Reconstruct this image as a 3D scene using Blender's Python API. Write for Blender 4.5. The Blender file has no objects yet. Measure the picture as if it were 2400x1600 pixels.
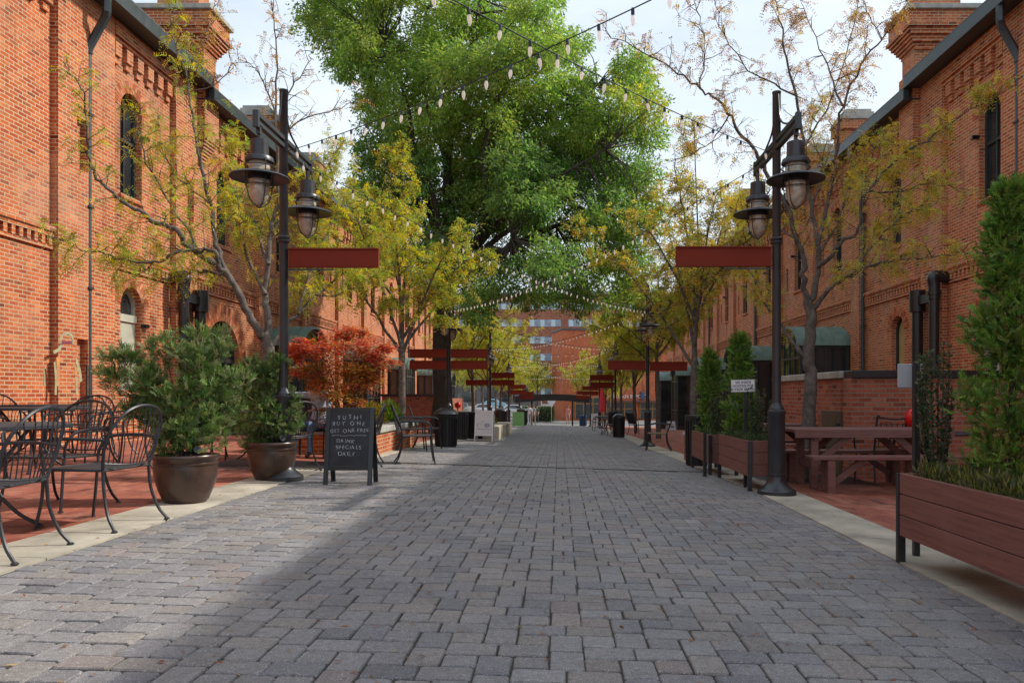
import bpy, bmesh, math, random
import numpy as np
from mathutils import Vector, Matrix
from mathutils.geometry import tessellate_polygon
R = math.radians
rng = np.random.default_rng(7)
random.seed(7)
S = bpy.context.scene
C = S.collection

# ------------------------------------------------------------------ camera, sky, sun, exposure
EYE = 1.05
F = 1800.0
cam_d = bpy.data.cameras.new("camera"); cam = bpy.data.objects.new("camera", cam_d); C.objects.link(cam)
cam.location = (0, 0, EYE); cam.rotation_euler = (R(90), 0, 0)
cam_d.sensor_width = 36; cam_d.lens = 27.0; cam_d.shift_x = -110 / 2400; cam_d.shift_y = 125 / 2400
cam_d.clip_end = 3000; cam_d.clip_start = 0.05
S.camera = cam

SUN_AZ = (0.96, 0.28); SUN_EL = R(40)
world = bpy.data.worlds.new("World"); S.world = world; world.use_nodes = True
wt = world.node_tree; wt.nodes.clear()
wo = wt.nodes.new('ShaderNodeOutputWorld'); bg = wt.nodes.new('ShaderNodeBackground')
sky = wt.nodes.new('ShaderNodeTexSky'); sky.sky_type = 'NISHITA'; sky.sun_disc = False
sky.sun_elevation = SUN_EL; sky.sun_rotation = math.atan2(SUN_AZ[0], SUN_AZ[1])
sky.air_density = 1.0; sky.dust_density = 1.5; sky.ozone_density = 1.0
tc = wt.nodes.new('ShaderNodeTexCoord'); mp = wt.nodes.new('ShaderNodeMapping'); mp.inputs['Scale'].default_value = (1, 1, 2.2)
nz = wt.nodes.new('ShaderNodeTexNoise'); nz.inputs['Scale'].default_value = 1.7; nz.inputs['Detail'].default_value = 6; nz.inputs['Roughness'].default_value = .55
cr = wt.nodes.new('ShaderNodeValToRGB'); cr.color_ramp.elements[0].position = .34; cr.color_ramp.elements[0].color = (.42, .42, .42, 1)
cr.color_ramp.elements[1].position = .62; cr.color_ramp.elements[1].color = (.86, .86, .86, 1)
mx = wt.nodes.new('ShaderNodeMix'); mx.data_type = 'RGBA'
mx.inputs[7].default_value = (6.6, 7.3, 8.0, 1)
wt.links.new(tc.outputs['Generated'], mp.inputs[0]); wt.links.new(mp.outputs[0], nz.inputs['Vector'])
wt.links.new(nz.outputs[0], cr.inputs[0]); wt.links.new(cr.outputs[0], mx.inputs[0]); wt.links.new(sky.outputs[0], mx.inputs[6])
wt.links.new(mx.outputs[2], bg.inputs[0]); bg.inputs[1].default_value = 0.135
wt.links.new(bg.outputs[0], wo.inputs[0])

sd = bpy.data.lights.new("sun", 'SUN'); sd.energy = 3.7; sd.angle = R(0.8); sd.color = (1.0, .93, .82)
sun = bpy.data.objects.new("sun", sd); C.objects.link(sun)
sdir = Vector((SUN_AZ[0] * math.cos(SUN_EL), SUN_AZ[1] * math.cos(SUN_EL), math.sin(SUN_EL)))
sun.rotation_euler = sdir.to_track_quat('Z', 'Y').to_euler(); sun.location = (20, 5, 30)
S.view_settings.view_transform = 'Standard'; S.view_settings.look = 'None'; S.view_settings.gamma = 1
S.view_settings.exposure = 0.22
S.cycles.max_bounces = 6; S.cycles.transparent_max_bounces = 12

# ------------------------------------------------------------------ helpers
PROF = [(-30, 0), (9, 0), (14.6, -.12), (21.5, -.31), (26.5, -.37), (35, -.58), (47, -.87), (58, -1.28), (70, -1.75), (88, -1.8), (104, -1.35), (125, -.7), (200, -.3), (900, 0)]
def prof(y):
    return float(np.interp(y, [p[0] for p in PROF], [p[1] for p in PROF]))
def g(x, y):
    k = 1 if y < 62 else max(0, 1 - (y - 62) / 15)
    return -0.03 * max(-9, min(9, x)) * k + prof(y)
def at(px, py, Y):
    return Vector(((px - 1310) / F * Y, Y, EYE + (925 - py) / F * Y))
def gp(px, py):
    Y = 5.0
    lo, hi = 1.0, 90.0
    for _ in range(50):
        Y = (lo + hi) / 2
        p = at(px, py, Y)
        if p.z > g(p.x, Y): lo = Y
        else: hi = Y
    return Vector((p.x, Y, g(p.x, Y)))

def tag(o, label=None, cat=None, group=None, kind=None):
    if label: o['label'] = label
    if cat: o['category'] = cat
    if group: o['group'] = group
    if kind: o['kind'] = kind
    return o
def thing(name, label, cat, loc=(0, 0, 0), rz=0, group=None):
    o = bpy.data.objects.new(name, None); C.objects.link(o)
    o.location = loc; o.rotation_euler = (0, 0, rz); o.empty_display_size = .1
    return tag(o, label, cat, group)
def kids(o):
    return [c for c in C.objects if c.parent == o]
KIDS = {}
def link_child(o, parent):
    o.parent = parent
    if parent is not None: KIDS.setdefault(parent.name, []).append(o)
def copy_tree(o, parent=None, loc=None, rz=None, label=None, group=None, scale=None):
    c = o.copy(); C.objects.link(c)
    link_child(c, parent)
    if loc is not None: c.location = loc
    if rz is not None: c.rotation_euler = (0, 0, rz)
    if label: c['label'] = label
    if group: c['group'] = group
    if scale is not None: c.scale = (scale,) * 3 if not hasattr(scale, '__len__') else scale
    for ch in KIDS.get(o.name, []): copy_tree(ch, c)
    return c

def catmull(pts, n=6):
    P = [Vector(p) for p in pts]
    if len(P) < 3: return P
    out = []
    Q = [P[0] * 2 - P[1]] + P + [P[-1] * 2 - P[-2]]
    for i in range(1, len(Q) - 2):
        a, b, c, d = Q[i - 1], Q[i], Q[i + 1], Q[i + 2]
        for k in range(n):
            t = k / n
            out.append(.5 * ((2 * b) + (c - a) * t + (2 * a - 5 * b + 4 * c - d) * t * t + (3 * b - a - 3 * c + d) * t ** 3))
    out.append(P[-1])
    return out

class MB:
    def __init__(s): s.v = []; s.f = []; s.c = None
    def add(s, vs, fs):
        o = len(s.v); s.v.extend([tuple(v) for v in vs]); s.f.extend([tuple(i + o for i in f) for f in fs]); return s
    def box(s, x0, x1, y0, y1, z0, z1, bev=0.0, M=None):
        x0, x1 = min(x0, x1), max(x0, x1); y0, y1 = min(y0, y1), max(y0, y1); z0, z1 = min(z0, z1), max(z0, z1)
        b = min(bev, (x1 - x0) * .45, (y1 - y0) * .45, (z1 - z0) * .45)
        if b <= 0:
            vs = [(x0, y0, z0), (x1, y0, z0), (x1, y1, z0), (x0, y1, z0), (x0, y0, z1), (x1, y0, z1), (x1, y1, z1), (x0, y1, z1)]
            fs = [(3, 2, 1, 0), (4, 5, 6, 7), (0, 1, 5, 4), (1, 2, 6, 5), (2, 3, 7, 6), (3, 0, 4, 7)]
        else:
            bm = bmesh.new(); bmesh.ops.create_cube(bm, size=1)
            for v in bm.verts:
                v.co = Vector(((x0 + x1) / 2 + v.co.x * (x1 - x0), (y0 + y1) / 2 + v.co.y * (y1 - y0), (z0 + z1) / 2 + v.co.z * (z1 - z0)))
            bmesh.ops.bevel(bm, geom=bm.edges[:], offset=b, segments=1, affect='EDGES', profile=.5)
            vs = [v.co.copy() for v in bm.verts]; bm.verts.index_update()
            fs = [tuple(v.index for v in f.verts) for f in bm.faces]; bm.free()
        if M is not None: vs = [M @ Vector(v) for v in vs]
        return s.add(vs, fs)
    def bar(s, a, b, w, h, bev=0.0, up=(0, 0, 1)):
        a, b = Vector(a), Vector(b); d = b - a; L = d.length
        if L < 1e-6: return s
        y = d / L; u = Vector(up)
        if abs(y.dot(u)) > .98: u = Vector((0, 1, 0))
        x = y.cross(u).normalized(); z = x.cross(y)
        M = Matrix(((x.x, y.x, z.x, a.x), (x.y, y.y, z.y, a.y), (x.z, y.z, z.z, a.z), (0, 0, 0, 1)))
        return s.box(-w / 2, w / 2, 0, L, -h / 2, h / 2, bev, M)
    def tube(s, pts, r, n=8, cap=True):
        P = [Vector(p) for p in pts]; m = len(P)
        if m < 2: return s
        rr = r if hasattr(r, '__len__') else [r] * m
        d0 = (P[1] - P[0]).normalized()
        ref = Vector((0, 0, 1)) if abs(d0.z) < .9 else Vector((1, 0, 0))
        nx = d0.cross(ref).normalized()
        vs = []; fs = []
        for i in range(m):
            d = (P[min(i + 1, m - 1)] - P[max(i - 1, 0)])
            if d.length < 1e-9: d = d0
            d = d.normalized()
            nx = (nx - d * nx.dot(d))
            if nx.length < 1e-6: nx = d.orthogonal()
            nx.normalize(); ny = d.cross(nx)
            for k in range(n):
                a = 2 * math.pi * k / n
                vs.append(P[i] + (nx * math.cos(a) + ny * math.sin(a)) * rr[i])
        for i in range(m - 1):
            for k in range(n):
                k2 = (k + 1) % n
                fs.append((i * n + k, i * n + k2, (i + 1) * n + k2, (i + 1) * n + k))
        if cap:
            fs.append(tuple(reversed(range(n)))); fs.append(tuple((m - 1) * n + k for k in range(n)))
        return s.add(vs, fs)
    def lathe(s, prof_, c=(0, 0, 0), n=24, cap=True, M=None):
        vs = []; fs = []; m = len(prof_)
        for r, z in prof_:
            for k in range(n):
                a = 2 * math.pi * k / n
                vs.append(Vector((c[0] + r * math.cos(a), c[1] + r * math.sin(a), c[2] + z)))
        for i in range(m - 1):
            for k in range(n):
                k2 = (k + 1) % n
                fs.append((i * n + k, i * n + k2, (i + 1) * n + k2, (i + 1) * n + k))
        if cap:
            fs.append(tuple(reversed(range(n)))); fs.append(tuple((m - 1) * n + k for k in range(n)))
        if M is not None: vs = [M @ v for v in vs]
        return s.add(vs, fs)
    def prism(s, poly, fn, d0, d1):
        """poly 2D, fn(u,v,d)->3D"""
        n = len(poly)
        vs = [fn(u, v, d0) for u, v in poly] + [fn(u, v, d1) for u, v in poly]
        fs = [tuple(range(n)), tuple(reversed(range(n, 2 * n)))]
        for i in range(n):
            j = (i + 1) % n; fs.append((i, i + n, j + n, j))
        return s.add(vs, fs)
    def build(s, name, mat, parent=None, smooth=False, loc=None, ang=40):
        me = bpy.data.meshes.new(name); me.from_pydata(s.v, [], s.f); me.validate()
        bm = bmesh.new(); bm.from_mesh(me); bmesh.ops.recalc_face_normals(bm, faces=bm.faces[:]); bm.to_mesh(me); bm.free()
        me.materials.append(mat)
        if smooth:
            me.polygons.foreach_set('use_smooth', [True] * len(me.polygons))
            try: me.set_sharp_from_angle(angle=R(ang))
            except Exception: pass
        o = bpy.data.objects.new(name, me); C.objects.link(o)
        link_child(o, parent)
        if loc is not None: o.location = loc
        return o

def struct(name, mb, mat, **k):
    return tag(mb.build(name, mat, **k), kind='structure')

# ------------------------------------------------------------------ materials
def nt(name):
    m = bpy.data.materials.new(name); m.use_nodes = True
    t = m.node_tree; b = t.nodes['Principled BSDF']
    return m, t, b
def N(t, k, **kw):
    n = t.nodes.new(k)
    for a, v in kw.items():
        if a in n.inputs: n.inputs[a].default_value = v
        else: setattr(n, a, v)
    return n
def mixc(t, fac, a, b, mode='MIX'):
    m = t.nodes.new('ShaderNodeMix'); m.data_type = 'RGBA'; m.blend_type = mode
    for i, v in ((0, fac), (6, a), (7, b)):
        if hasattr(v, 'links') or hasattr(v, 'is_linked'): t.links.new(v, m.inputs[i])
        else: m.inputs[i].default_value = v if i == 0 else (*v, 1) if len(v) == 3 else v
    return m.outputs[2]
def ramp(t, src, stops):
    r = t.nodes.new('ShaderNodeValToRGB'); e = r.color_ramp.elements
    while len(e) < len(stops): e.new(.5)
    for k, (p, c) in enumerate(stops):
        e[k].position = p; e[k].color = (*c, 1) if hasattr(c, '__len__') else (c, c, c, 1)
    t.links.new(src, r.inputs[0]); return r.outputs[0]
def plain(name, col, rough=.6, metal=0.0, var=.18, scale=6.0, bump=.0, spec=None, coords='Object'):
    m, t, b = nt(name)
    tcn = N(t, 'ShaderNodeTexCoord'); no = N(t, 'ShaderNodeTexNoise', Scale=scale, Detail=6.0, Roughness=.6)
    t.links.new(tcn.outputs[coords], no.inputs['Vector'])
    dark = tuple(c * (1 - var) for c in col); lite = tuple(min(1, c * (1 + var)) for c in col)
    t.links.new(ramp(t, no.outputs[0], [(.3, dark), (.7, lite)]), b.inputs['Base Color'])
    b.inputs['Roughness'].default_value = rough; b.inputs['Metallic'].default_value = metal
    if spec is not None: b.inputs['Specular IOR Level'].default_value = spec
    t.links.new(ramp(t, no.outputs[0], [(.2, max(.05, rough - .1)), (.8, min(1, rough + .1))]), b.inputs['Roughness'])
    if bump:
        n2 = N(t, 'ShaderNodeTexNoise', Scale=scale * 8, Detail=4.0); t.links.new(tcn.outputs[coords], n2.inputs['Vector'])
        bp = N(t, 'ShaderNodeBump', Strength=bump, Distance=.01); t.links.new(n2.outputs[0], bp.inputs['Height']); t.links.new(bp.outputs[0], b.inputs['Normal'])
    return m
def uvw(t, scale=1.0, floor=False):
    """world position folded so that bricks run along every wall"""
    ge = N(t, 'ShaderNodeNewGeometry'); sp = N(t, 'ShaderNodeSeparateXYZ'); t.links.new(ge.outputs['Position'], sp.inputs[0])
    cb = N(t, 'ShaderNodeCombineXYZ')
    if floor:
        t.links.new(sp.outputs[0], cb.inputs[1]); t.links.new(sp.outputs[1], cb.inputs[0])
        return cb.outputs[0], ge
    sn = N(t, 'ShaderNodeSeparateXYZ'); t.links.new(ge.outputs['True Normal'], sn.inputs[0])
    ab = N(t, 'ShaderNodeMath', operation='ABSOLUTE'); t.links.new(sn.outputs[0], ab.inputs[0])
    gt = N(t, 'ShaderNodeMath', operation='GREATER_THAN'); gt.inputs[1].default_value = .6; t.links.new(ab.outputs[0], gt.inputs[0])
    mxn = N(t, 'ShaderNodeMix'); t.links.new(gt.outputs[0], mxn.inputs[0]); t.links.new(sp.outputs[0], mxn.inputs[2]); t.links.new(sp.outputs[1], mxn.inputs[3])
    t.links.new(mxn.outputs[0], cb.inputs[0]); t.links.new(sp.outputs[2], cb.inputs[1])
    return cb.outputs[0], ge
def brick(name, c1, c2, c3, mortar, bw=.205, rh=.0677, ms=.009, floor=False, patch=(.62, .45, .33), pamt=.35):
    m, t, b = nt(name)
    v, ge = uvw(t, floor=floor)
    br = N(t, 'ShaderNodeTexBrick', Scale=1.0); br.offset = .5; br.squash = 1
    br.inputs['Brick Width'].default_value = bw; br.inputs['Row Height'].default_value = rh
    br.inputs['Mortar Size'].default_value = ms; br.inputs['Mortar Smooth'].default_value = .15; br.inputs['Bias'].default_value = 0
    br.inputs['Color1'].default_value = (0, 0, 0, 1); br.inputs['Color2'].default_value = (1, 1, 1, 1); br.inputs['Mortar'].default_value = (.5, .5, .5, 1)
    # slight wobble so courses are not ruler straight
    wn = N(t, 'ShaderNodeTexNoise', Scale=3.0, Detail=2.0); t.links.new(v, wn.inputs['Vector'])
    ws = N(t, 'ShaderNodeVectorMath', operation='SCALE'); ws.inputs[3].default_value = .012; t.links.new(wn.outputs['Color'], ws.inputs[0])
    wa = N(t, 'ShaderNodeVectorMath', operation='ADD'); t.links.new(v, wa.inputs[0]); t.links.new(ws.outputs[0], wa.inputs[1])
    t.links.new(wa.outputs[0], br.inputs['Vector'])
    col = ramp(t, br.outputs['Color'], [(0, c1), (.35, c2), (.65, c2), (.9, c3), (1, tuple(x * .45 for x in c1))])
    n1 = N(t, 'ShaderNodeTexNoise', Scale=.55, Detail=8.0, Roughness=.65); t.links.new(ge.outputs['Position'], n1.inputs['Vector'])
    n2 = N(t, 'ShaderNodeTexNoise', Scale=26.0, Detail=5.0); t.links.new(ge.outputs['Position'], n2.inputs['Vector'])
    col = mixc(t, ramp(t, n1.outputs[0], [(.5, 0), (.75, pamt)]), col, patch)
    col = mixc(t, 1.0, col, ramp(t, n2.outputs[0], [(.25, .72), (.75, 1.22)]), 'MULTIPLY')
    n3 = N(t, 'ShaderNodeTexNoise', Scale=2.3, Detail=3.0); t.links.new(ge.outputs['Position'], n3.inputs['Vector'])
    col = mixc(t, 1.0, col, ramp(t, n3.outputs[0], [(.3, .8), (.7, 1.15)]), 'MULTIPLY')
    mc = mixc(t, ramp(t, n1.outputs[0], [(.35, 0.0), (.6, .5)]), mortar, tuple(x * .6 for x in mortar))
    mps = N(t, 'ShaderNodeMapping'); mps.inputs['Scale'].default_value = (1.6, 1.6, .22); t.links.new(ge.outputs['Position'], mps.inputs[0])
    n4 = N(t, 'ShaderNodeTexNoise', Scale=1.4, Detail=7.0, Roughness=.65); t.links.new(mps.outputs[0], n4.inputs['Vector'])
    fin = mixc(t, br.outputs['Fac'], col, mc)
    fin = mixc(t, 1.0, fin, ramp(t, n4.outputs[0], [(.28, (.56, .54, .55)), (.46, (1, 1, 1)), (.62, (1, 1, 1)), (.78, (1.18, 1.22, 1.22))]), 'MULTIPLY')
    t.links.new(fin, b.inputs['Base Color']); b.inputs['Roughness'].default_value = .88; b.inputs['Specular IOR Level'].default_value = .25
    inv = N(t, 'ShaderNodeMath', operation='SUBTRACT'); inv.inputs[0].default_value = 1; t.links.new(br.outputs['Fac'], inv.inputs[1])
    ad = N(t, 'ShaderNodeMath', operation='MULTIPLY_ADD'); ad.inputs[1].default_value = .35; t.links.new(n2.outputs[0], ad.inputs[0]); t.links.new(inv.outputs[0], ad.inputs[2])
    bp = N(t, 'ShaderNodeBump', Strength=.7, Distance=.008); t.links.new(ad.outputs[0], bp.inputs['Height']); t.links.new(bp.outputs[0], b.inputs['Normal'])
    return m
def attr_mat(name, rough=.8, noise=0, scale=90, bump=0, spec=.3, mul=1.0, lo=.7, hi=1.3, stain=0):
    m, t, b = nt(name)
    a = N(t, 'ShaderNodeAttribute', attribute_name='tint'); col = a.outputs['Color']
    if noise:
        ge = N(t, 'ShaderNodeNewGeometry'); no = N(t, 'ShaderNodeTexNoise', Scale=scale, Detail=3.0, Roughness=.7); t.links.new(ge.outputs['Position'], no.inputs['Vector'])
        col = mixc(t, 1.0, col, ramp(t, no.outputs[0], [(.3, lo), (.55, 1), (.72, hi)]), 'MULTIPLY')
        if stain:
            n5 = N(t, 'ShaderNodeTexNoise', Scale=1.1, Detail=7.0, Roughness=.7); t.links.new(ge.outputs['Position'], n5.inputs['Vector'])
            col = mixc(t, 1.0, col, ramp(t, n5.outputs[0], [(.3, (.76, .74, .75)), (.5, (1, .99, .98)), (.7, (1.12, 1.06, .96))]), 'MULTIPLY')
            n7 = N(t, 'ShaderNodeTexNoise', Scale=150.0, Detail=1.0, Roughness=.5); t.links.new(ge.outputs['Position'], n7.inputs['Vector'])
            col = mixc(t, ramp(t, n7.outputs[0], [(.64, 0), (.70, .6)]), col, (.55, .55, .58))
            n6 = N(t, 'ShaderNodeTexNoise', Scale=34.0, Detail=5.0, Roughness=.7); t.links.new(ge.outputs['Position'], n6.inputs['Vector'])
            col = mixc(t, 1.0, col, ramp(t, n6.outputs[0], [(.3, .74), (.5, 1.0), (.72, 1.22)]), 'MULTIPLY')
        if bump:
            bp = N(t, 'ShaderNodeBump', Strength=bump, Distance=.004); t.links.new(no.outputs[0], bp.inputs['Height']); t.links.new(bp.outputs[0], b.inputs['Normal'])
    t.links.new(col, b.inputs['Base Color']); b.inputs['Roughness'].default_value = rough; b.inputs['Specular IOR Level'].default_value = spec
    return m
def leaf_mat(name, trans=.45):
    m, t, b = nt(name)
    a = N(t, 'ShaderNodeAttribute', attribute_name='tint')
    b.inputs['Roughness'].default_value = .55; b.inputs['Specular IOR Level'].default_value = .35
    t.links.new(a.outputs['Color'], b.inputs['Base Color'])
    tr = N(t, 'ShaderNodeBsdfTranslucent'); hs = N(t, 'ShaderNodeHueSaturation', Saturation=1.15, Value=1.35); t.links.new(a.outputs['Color'], hs.inputs['Color'])
    t.links.new(hs.outputs[0], tr.inputs[0])
    mi = N(t, 'ShaderNodeMixShader'); mi.inputs[0].default_value = trans
    t.links.new(b.outputs[0], mi.inputs[1]); t.links.new(tr.outputs[0], mi.inputs[2])
    t.links.new(mi.outputs[0], t.nodes['Material Output'].inputs[0])
    return m
def glass_mat(name, col=(.02, .025, .03), rough=.04, spec=1.0):
    m, t, b = nt(name)
    ge = N(t, 'ShaderNodeNewGeometry'); no = N(t, 'ShaderNodeTexNoise', Scale=1.3, Detail=3.0); t.links.new(ge.outputs['Position'], no.inputs['Vector'])
    t.links.new(ramp(t, no.outputs[0], [(.35, col), (.7, tuple(c * 2.2 for c in col))]), b.inputs['Base Color'])
    b.inputs['Roughness'].default_value = rough; b.inputs['Specular IOR Level'].default_value = spec; b.inputs['IOR'].default_value = 1.6
    bp = N(t, 'ShaderNodeBump', Strength=.06, Distance=.05); t.links.new(no.outputs[0], bp.inputs['Height']); t.links.new(bp.outputs[0], b.inputs['Normal'])
    return m
def glow(name, col, s):
    m, t, b = nt(name); b.inputs['Base Color'].default_value = (*col, 1); b.inputs['Emission Color'].default_value = (*col, 1); b.inputs['Emission Strength'].default_value = s
    b.inputs['Roughness'].default_value = .2
    return m

M_BRICK = brick('brick_wall', (.36, .070, .026), (.50, .125, .038), (.57, .20, .075), (.62, .44, .29), ms=.0085)
M_BRICK_ARCH = attr_mat('arch_brick', .88, 1, 40, .3)
M_BRICK_DK = brick('terrace_brick', (.30, .075, .045), (.40, .11, .06), (.45, .16, .09), (.34, .25, .20), ms=.008, pamt=.1)
M_WALKBR = brick('paving_brick', (.29, .080, .052), (.36, .112, .072), (.42, .165, .11), (.24, .17, .14), bw=.20, rh=.10, ms=.004, floor=True, patch=(.4, .2, .15), pamt=.3)
M_PAVER = attr_mat('concrete_paver', .66, 1, 230, .7, .45, lo=.66, hi=2.3, stain=1)
M_JOINT = plain('joint_sand', (.05, .042, .034), .95, var=.4, scale=30, coords='Object')
M_CONC = plain('kerb_concrete', (.40, .365, .295), .85, var=.34, scale=2.2, bump=.6)
M_STONE = plain('cap_stone', (.36, .35, .31), .85, var=.3, scale=4, bump=.4)
M_ASPH = plain('asphalt', (.16, .155, .15), .9, var=.25, scale=1.5, bump=.3)
M_GUT = plain('gutter_metal', (.055, .068, .072), .45, .3, var=.15)
M_ROOF = plain('roof_sheet', (.075, .075, .08), .6, var=.2)
M_BLACK = plain('black_painted_steel', (.012, .012, .014), .38, var=.25, scale=12, spec=.6)
M_POLE = plain('pole_paint', (.022, .023, .028), .35, var=.35, scale=5, spec=.6)
M_WIRE = plain('chair_iron', (.022, .022, .028), .42, var=.3, scale=20, spec=.5)
M_SEAT = plain('seat_mesh', (.028, .028, .033), .6, var=.3, scale=60)
M_RED = plain('panel_red', (.20, .032, .018), .75, var=.08, scale=3, spec=.15)
def wood(name, col, stretch):
    m, t, b = nt(name); ge = N(t, 'ShaderNodeNewGeometry'); mp_ = N(t, 'ShaderNodeMapping'); mp_.inputs['Scale'].default_value = stretch; t.links.new(ge.outputs['Position'], mp_.inputs[0])
    a = N(t, 'ShaderNodeTexNoise', Scale=3.0, Detail=8.0, Roughness=.7); t.links.new(mp_.outputs[0], a.inputs['Vector'])
    c = N(t, 'ShaderNodeTexNoise', Scale=2.5, Detail=5.0, Roughness=.7); t.links.new(ge.outputs['Position'], c.inputs['Vector'])
    x = ramp(t, a.outputs[0], [(.3, tuple(q * .68 for q in col)), (.5, col), (.75, tuple(q * 1.35 for q in col))])
    x = mixc(t, ramp(t, c.outputs[0], [(.5, 0), (.8, .4)]), x, (.24, .15, .13))
    t.links.new(x, b.inputs['Base Color']); b.inputs['Roughness'].default_value = .62; b.inputs['Specular IOR Level'].default_value = .3
    bp = N(t, 'ShaderNodeBump', Strength=.35, Distance=.003); t.links.new(a.outputs[0], bp.inputs['Height']); t.links.new(bp.outputs[0], b.inputs['Normal'])
    return m
M_PLANT = wood('planter_board', (.19, .082, .066), (18, .8, 18))
M_WOOD = wood('picnic_wood', (.185, .085, .072), (1.0, 14, 14))
M_POT = plain('glazed_pot', (.062, .036, .026), .32, var=.35, scale=7, bump=.05, spec=.5)
M_SOIL = plain('soil', (.035, .022, .015), .95, var=.5, scale=30, bump=.8)
M_BARK = plain('bark', (.12, .10, .085), .9, var=.6, scale=11, bump=1.0)
M_BARKO = plain('oak_bark', (.055, .045, .036), .95, var=.4, scale=5, bump=1.0)
M_TWIG = plain('twig_bark', (.07, .05, .042), .9, var=.3)
M_LEAF = leaf_mat('leaf'); M_NEEDLE = leaf_mat('needle', .25)
M_GLASS = glass_mat('window_glass', (.018, .022, .024), .05, .6); M_LGLASS = plain('lantern_glass', (.42, .36, .28), .12, var=.35, scale=16, spec=.8)
M_FRAME = plain('window_frame', (.03, .035, .035), .5, var=.2)
M_GREEN = plain('copper_green', (.15, .235, .20), .45, .1, var=.3, scale=2.5)
M_SHUT = plain('shutter_board', (.42, .42, .34), .75, var=.15, scale=4)
M_CURT = plain('tan_blind', (.45, .34, .14), .8, var=.15)
M_WHITE = plain('white_board', (.62, .62, .62), .5, var=.08)
M_WHITEP = plain('sign_white', (.74, .74, .75), .45, var=.05)
M_CHALK = plain('chalkboard', (.026, .027, .034), .75, var=.55, scale=5)
M_CHALKT = plain('chalk', (.36, .375, .40), .9, var=.75, scale=70)
M_INK = plain('sign_ink', (.06, .05, .06), .7)
M_FAINT = plain('faded_print', (.32, .33, .38), .7)
M_GRN = plain('green_board', (.22, .48, .17), .5, var=.06)
M_REDB = plain('red_enamel', (.62, .012, .012), .3, var=.12)
M_BLUE = plain('blue_plastic', (.03, .09, .20), .4)
M_ORANGE = brick('painted_brick', (.52, .13, .055), (.58, .15, .06), (.62, .19, .08), (.5, .18, .1), pamt=.15)
M_FARBR = brick('far_brick', (.30, .10, .06), (.36, .13, .075), (.40, .16, .09), (.4, .24, .18), bw=.6, rh=.25, pamt=.1)
M_FARWIN = glass_mat('far_glass', (.10, .12, .16), .12)
M_FARWINL = plain('far_blinds', (.5, .62, .66), .5)
M_BULB = glow('bulb_glass', (.80, .70, .62), .28)
def _clear(m, k):
    t = m.node_tree; tr = N(t, 'ShaderNodeBsdfTransparent'); mi = N(t, 'ShaderNodeMixShader'); mi.inputs[0].default_value = k
    b = t.nodes['Principled BSDF']; t.links.new(b.outputs[0], mi.inputs[1]); t.links.new(tr.outputs[0], mi.inputs[2]); t.links.new(mi.outputs[0], t.nodes['Material Output'].inputs[0])
_clear(M_BULB, .5)
M_SOCK = plain('bulb_socket', (.015, .03, .035), .5)
M_SLING = plain('tan_sling', (.17, .13, .07), .7, var=.3)
M_PINK = plain('umbrella_pink', (.75, .06, .09), .7)

# ------------------------------------------------------------------ ground
def grid_sheet(xs, ys, dz=0.0, base=None):
    mb = MB(); vs = []; fs = []
    for y in ys:
        for x in xs: vs.append((x, y, g(x, y) + dz))
    n = len(xs)
    for j in range(len(ys) - 1):
        for i in range(n - 1): fs.append((j * n + i, j * n + i + 1, (j + 1) * n + i + 1, (j + 1) * n + i))
    return mb.add(vs, fs)
YS = [-12, -6, 0, 5, 9, 11.8, 14.6, 18, 21.5, 24, 26.5, 30, 35, 41, 47, 52, 58, 64, 70]
KL0, KL1, KR0, KR1 = -3.50, -3.0, 2.27, 2.78
struct('ground', grid_sheet([-400, -60, -25, -9.5, -3.5, 0, 3, 9.5, 25, 60, 400], [-60] + YS + [75, 80, 88, 96, 104, 115, 125, 160, 200, 400, 900], -.06), M_ASPH)
struct('brick_sidewalk', grid_sheet([-9.2, -7, -5, KL0], YS), M_WALKBR)
struct('brick_sidewalk', grid_sheet([KR1, 5, 7, 9.2], YS), M_WALKBR)
def kerb(xa, xb):
    mb = MB(); y = -6.0
    while y < 66:
        y1 = y + 1.5
        vs = []
        for yy in (y + .004, y1 - .004):
            for xx in (xa + .003, xb - .003): vs.append((xx, yy, g(xx, yy) + .006))
        for yy in (y + .004, y1 - .004):
            for xx in (xa + .003, xb - .003): vs.append((xx, yy, g(xx, yy) - .05))
        mb.add(vs, [(0, 1, 3, 2), (0, 2, 6, 4), (1, 5, 7, 3), (0, 4, 5, 1), (2, 3, 7, 6)])
        y = y1
    return mb
struct('kerb', kerb(KL0, KL1), M_CONC)
struct('kerb', kerb(KR0, KR1), M_CONC)
struct('paving_joints', grid_sheet([-3.52, -1.5, 0, 1.2, 2.8], YS, -.0095), M_JOINT)

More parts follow.
